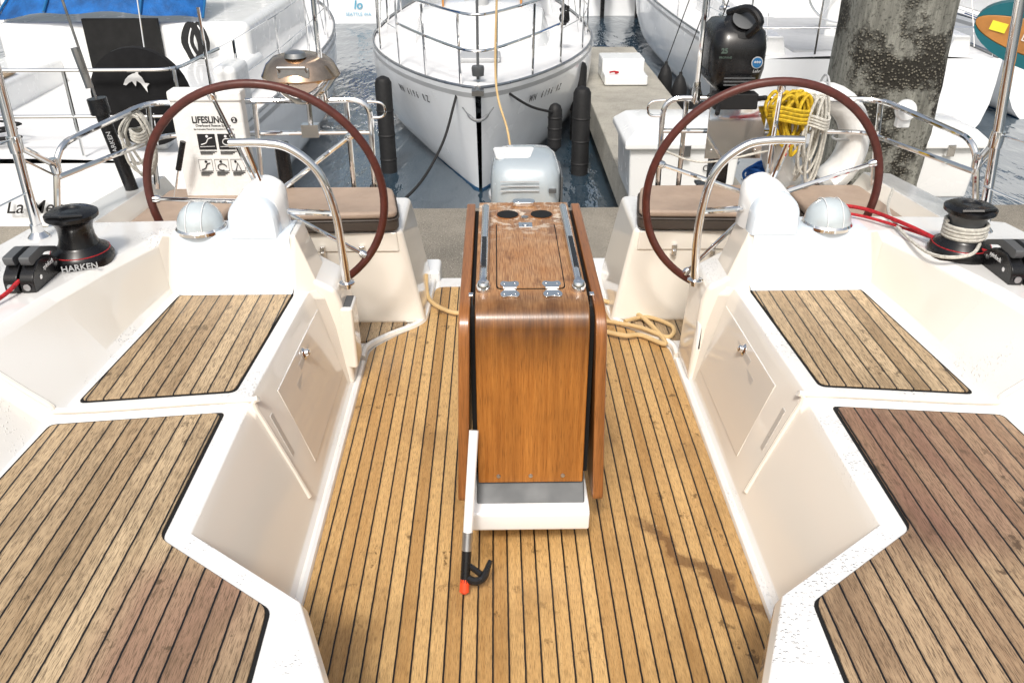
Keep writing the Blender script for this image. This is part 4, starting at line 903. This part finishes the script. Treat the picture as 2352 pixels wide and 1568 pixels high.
bm=BM(); lathe(bm,[(.001,-.05),(.29,-.045),(.33,-.02),(.33,.03),(.29,.05),(.001,.055)],c_,44,M=Matrix.Rotation(R(-92),3,'X')); fin(bm,'wheel_cover',BLKC,Q)
bm=BM(); lbox(bm,-2.56,-2.42,5.98,6.15,.15,.5); fin(bm,'wheel_pedestal',GELW,Q,bevel=.03)
dolp=[(-.13,-.03),(-.10,.015),(-.06,.045),(-.01,.065),(.02,.07),(.055,.105),(.052,.06),(.085,.03),(.105,-.015),(.15,-.02),(.115,-.05),(.115,-.10),(.085,-.055),(.06,-.02),(.02,.005),(.0,-.045),(-.03,.0),(-.07,-.015),(-.10,-.035)]
bm=BM(); bm.faces.new([bm.verts.new(Vector(c_)+Vector((-x*.62,.075,z*.75+.12))) for x,z in dolp])
fin(bm,'dolphin_emblem',WHITEI,Q,smooth=False)
text('La Mer',.135,lp(-3.31,5.665,-.15),(-1,0,0),(0,0,1),INK,Q,shear=.45,bold=.0008)
for xx in (-2.72,):
    bm=BM(); random.seed(int(abs(xx)*10))
    for k in range(8):
        x0=xx+random.uniform(-.06,.06); tube(bm,catmull([lp(x0,7.9,.72),lp(x0-.07,7.88,.56),lp(x0+random.uniform(-.03,.03),7.88,.32+random.uniform(0,.1)),lp(x0+.07,7.88,.56)],5,True),.012,5,True)
    fin(bm,'coiled_line',BROPE,Q)
for xx in (-4.35,-3.98,-2.05):
    bm=BM(); tube(bm,[lp(xx,6.0,.2),lp(xx,6.0,1.1)],.012,8); fin(bm,'rail_post',CHR,Q)
bm=BM(); lbox(bm,-2.20,-2.02,6.5,6.9,.15,.62); fin(bm,'pedestal_locker',GELW,Q,bevel=.05)
for k in range(6):
    bm=BM(); tube(bm,[lp(-4.0+k*.07,5.85,.2),lp(-4.1+k*.10,6.3,2.6)],.005,5); fin(bm,'tackle_line',CHRD if k%2 else WROPE,Q)
for k in range(4):
    zz=.45+k*.13; bm=BM(); lathe(bm,[(.012,-.03),(.03,-.015),(.03,.015),(.012,.03)],lp(-3.93+k*.04,5.9,zz),12); fin(bm,'pulley',BLK,Q)
bm=BM(); random.seed(11)
for k in range(10):
    x0=-3.75+random.uniform(-.25,.25); y0=6.0+random.uniform(-.1,.1); tube(bm,catmull([lp(x0+random.uniform(-.2,.2),y0+random.uniform(-.15,.15),.23+.02*k*.5) for _ in range(6)],5,True),.009,5,True)
fin(bm,'tangled_line',BROPE,Q)
# ------------------------------------------------------------------ light, sky, camera
AZ=190; EL=52
w=bpy.data.worlds.new("World"); S.world=w; w.use_nodes=True; nt=w.node_tree
sky=nt.nodes.new('ShaderNodeTexSky'); sky.sky_type='NISHITA'; sky.sun_disc=False; sky.sun_elevation=R(EL); sky.sun_rotation=R(AZ%360); sky.air_density=1.6; sky.dust_density=6; sky.ozone_density=1
hs=nt.nodes.new('ShaderNodeHueSaturation'); hs.inputs['Saturation'].default_value=.6
nt.links.new(sky.outputs[0],hs.inputs['Color']); nt.links.new(hs.outputs[0],nt.nodes['Background'].inputs[0]); nt.nodes['Background'].inputs[1].default_value=.135
sl=bpy.data.lights.new('sun','SUN'); sl.energy=2.5; sl.angle=R(10); sl.color=(1,.965,.91)
so=bpy.data.objects.new('sun',sl); C.objects.link(so)
az=R(AZ); el=R(EL); dv=Vector((math.sin(az)*math.cos(el),math.cos(az)*math.cos(el),math.sin(el)))
so.rotation_euler=(dv).to_track_quat('Z','Y').to_euler()
cam=bpy.data.cameras.new('camera'); co=bpy.data.objects.new('camera',cam); C.objects.link(co)
co.location=(-.097,0,1.9); co.rotation_euler=(R(61),0,R(-1.05)); cam.lens=30; cam.sensor_width=36; cam.clip_end=5000; cam.clip_start=.05
S.camera=co
S.view_settings.view_transform='Standard'; S.view_settings.look='None'; S.view_settings.exposure=0
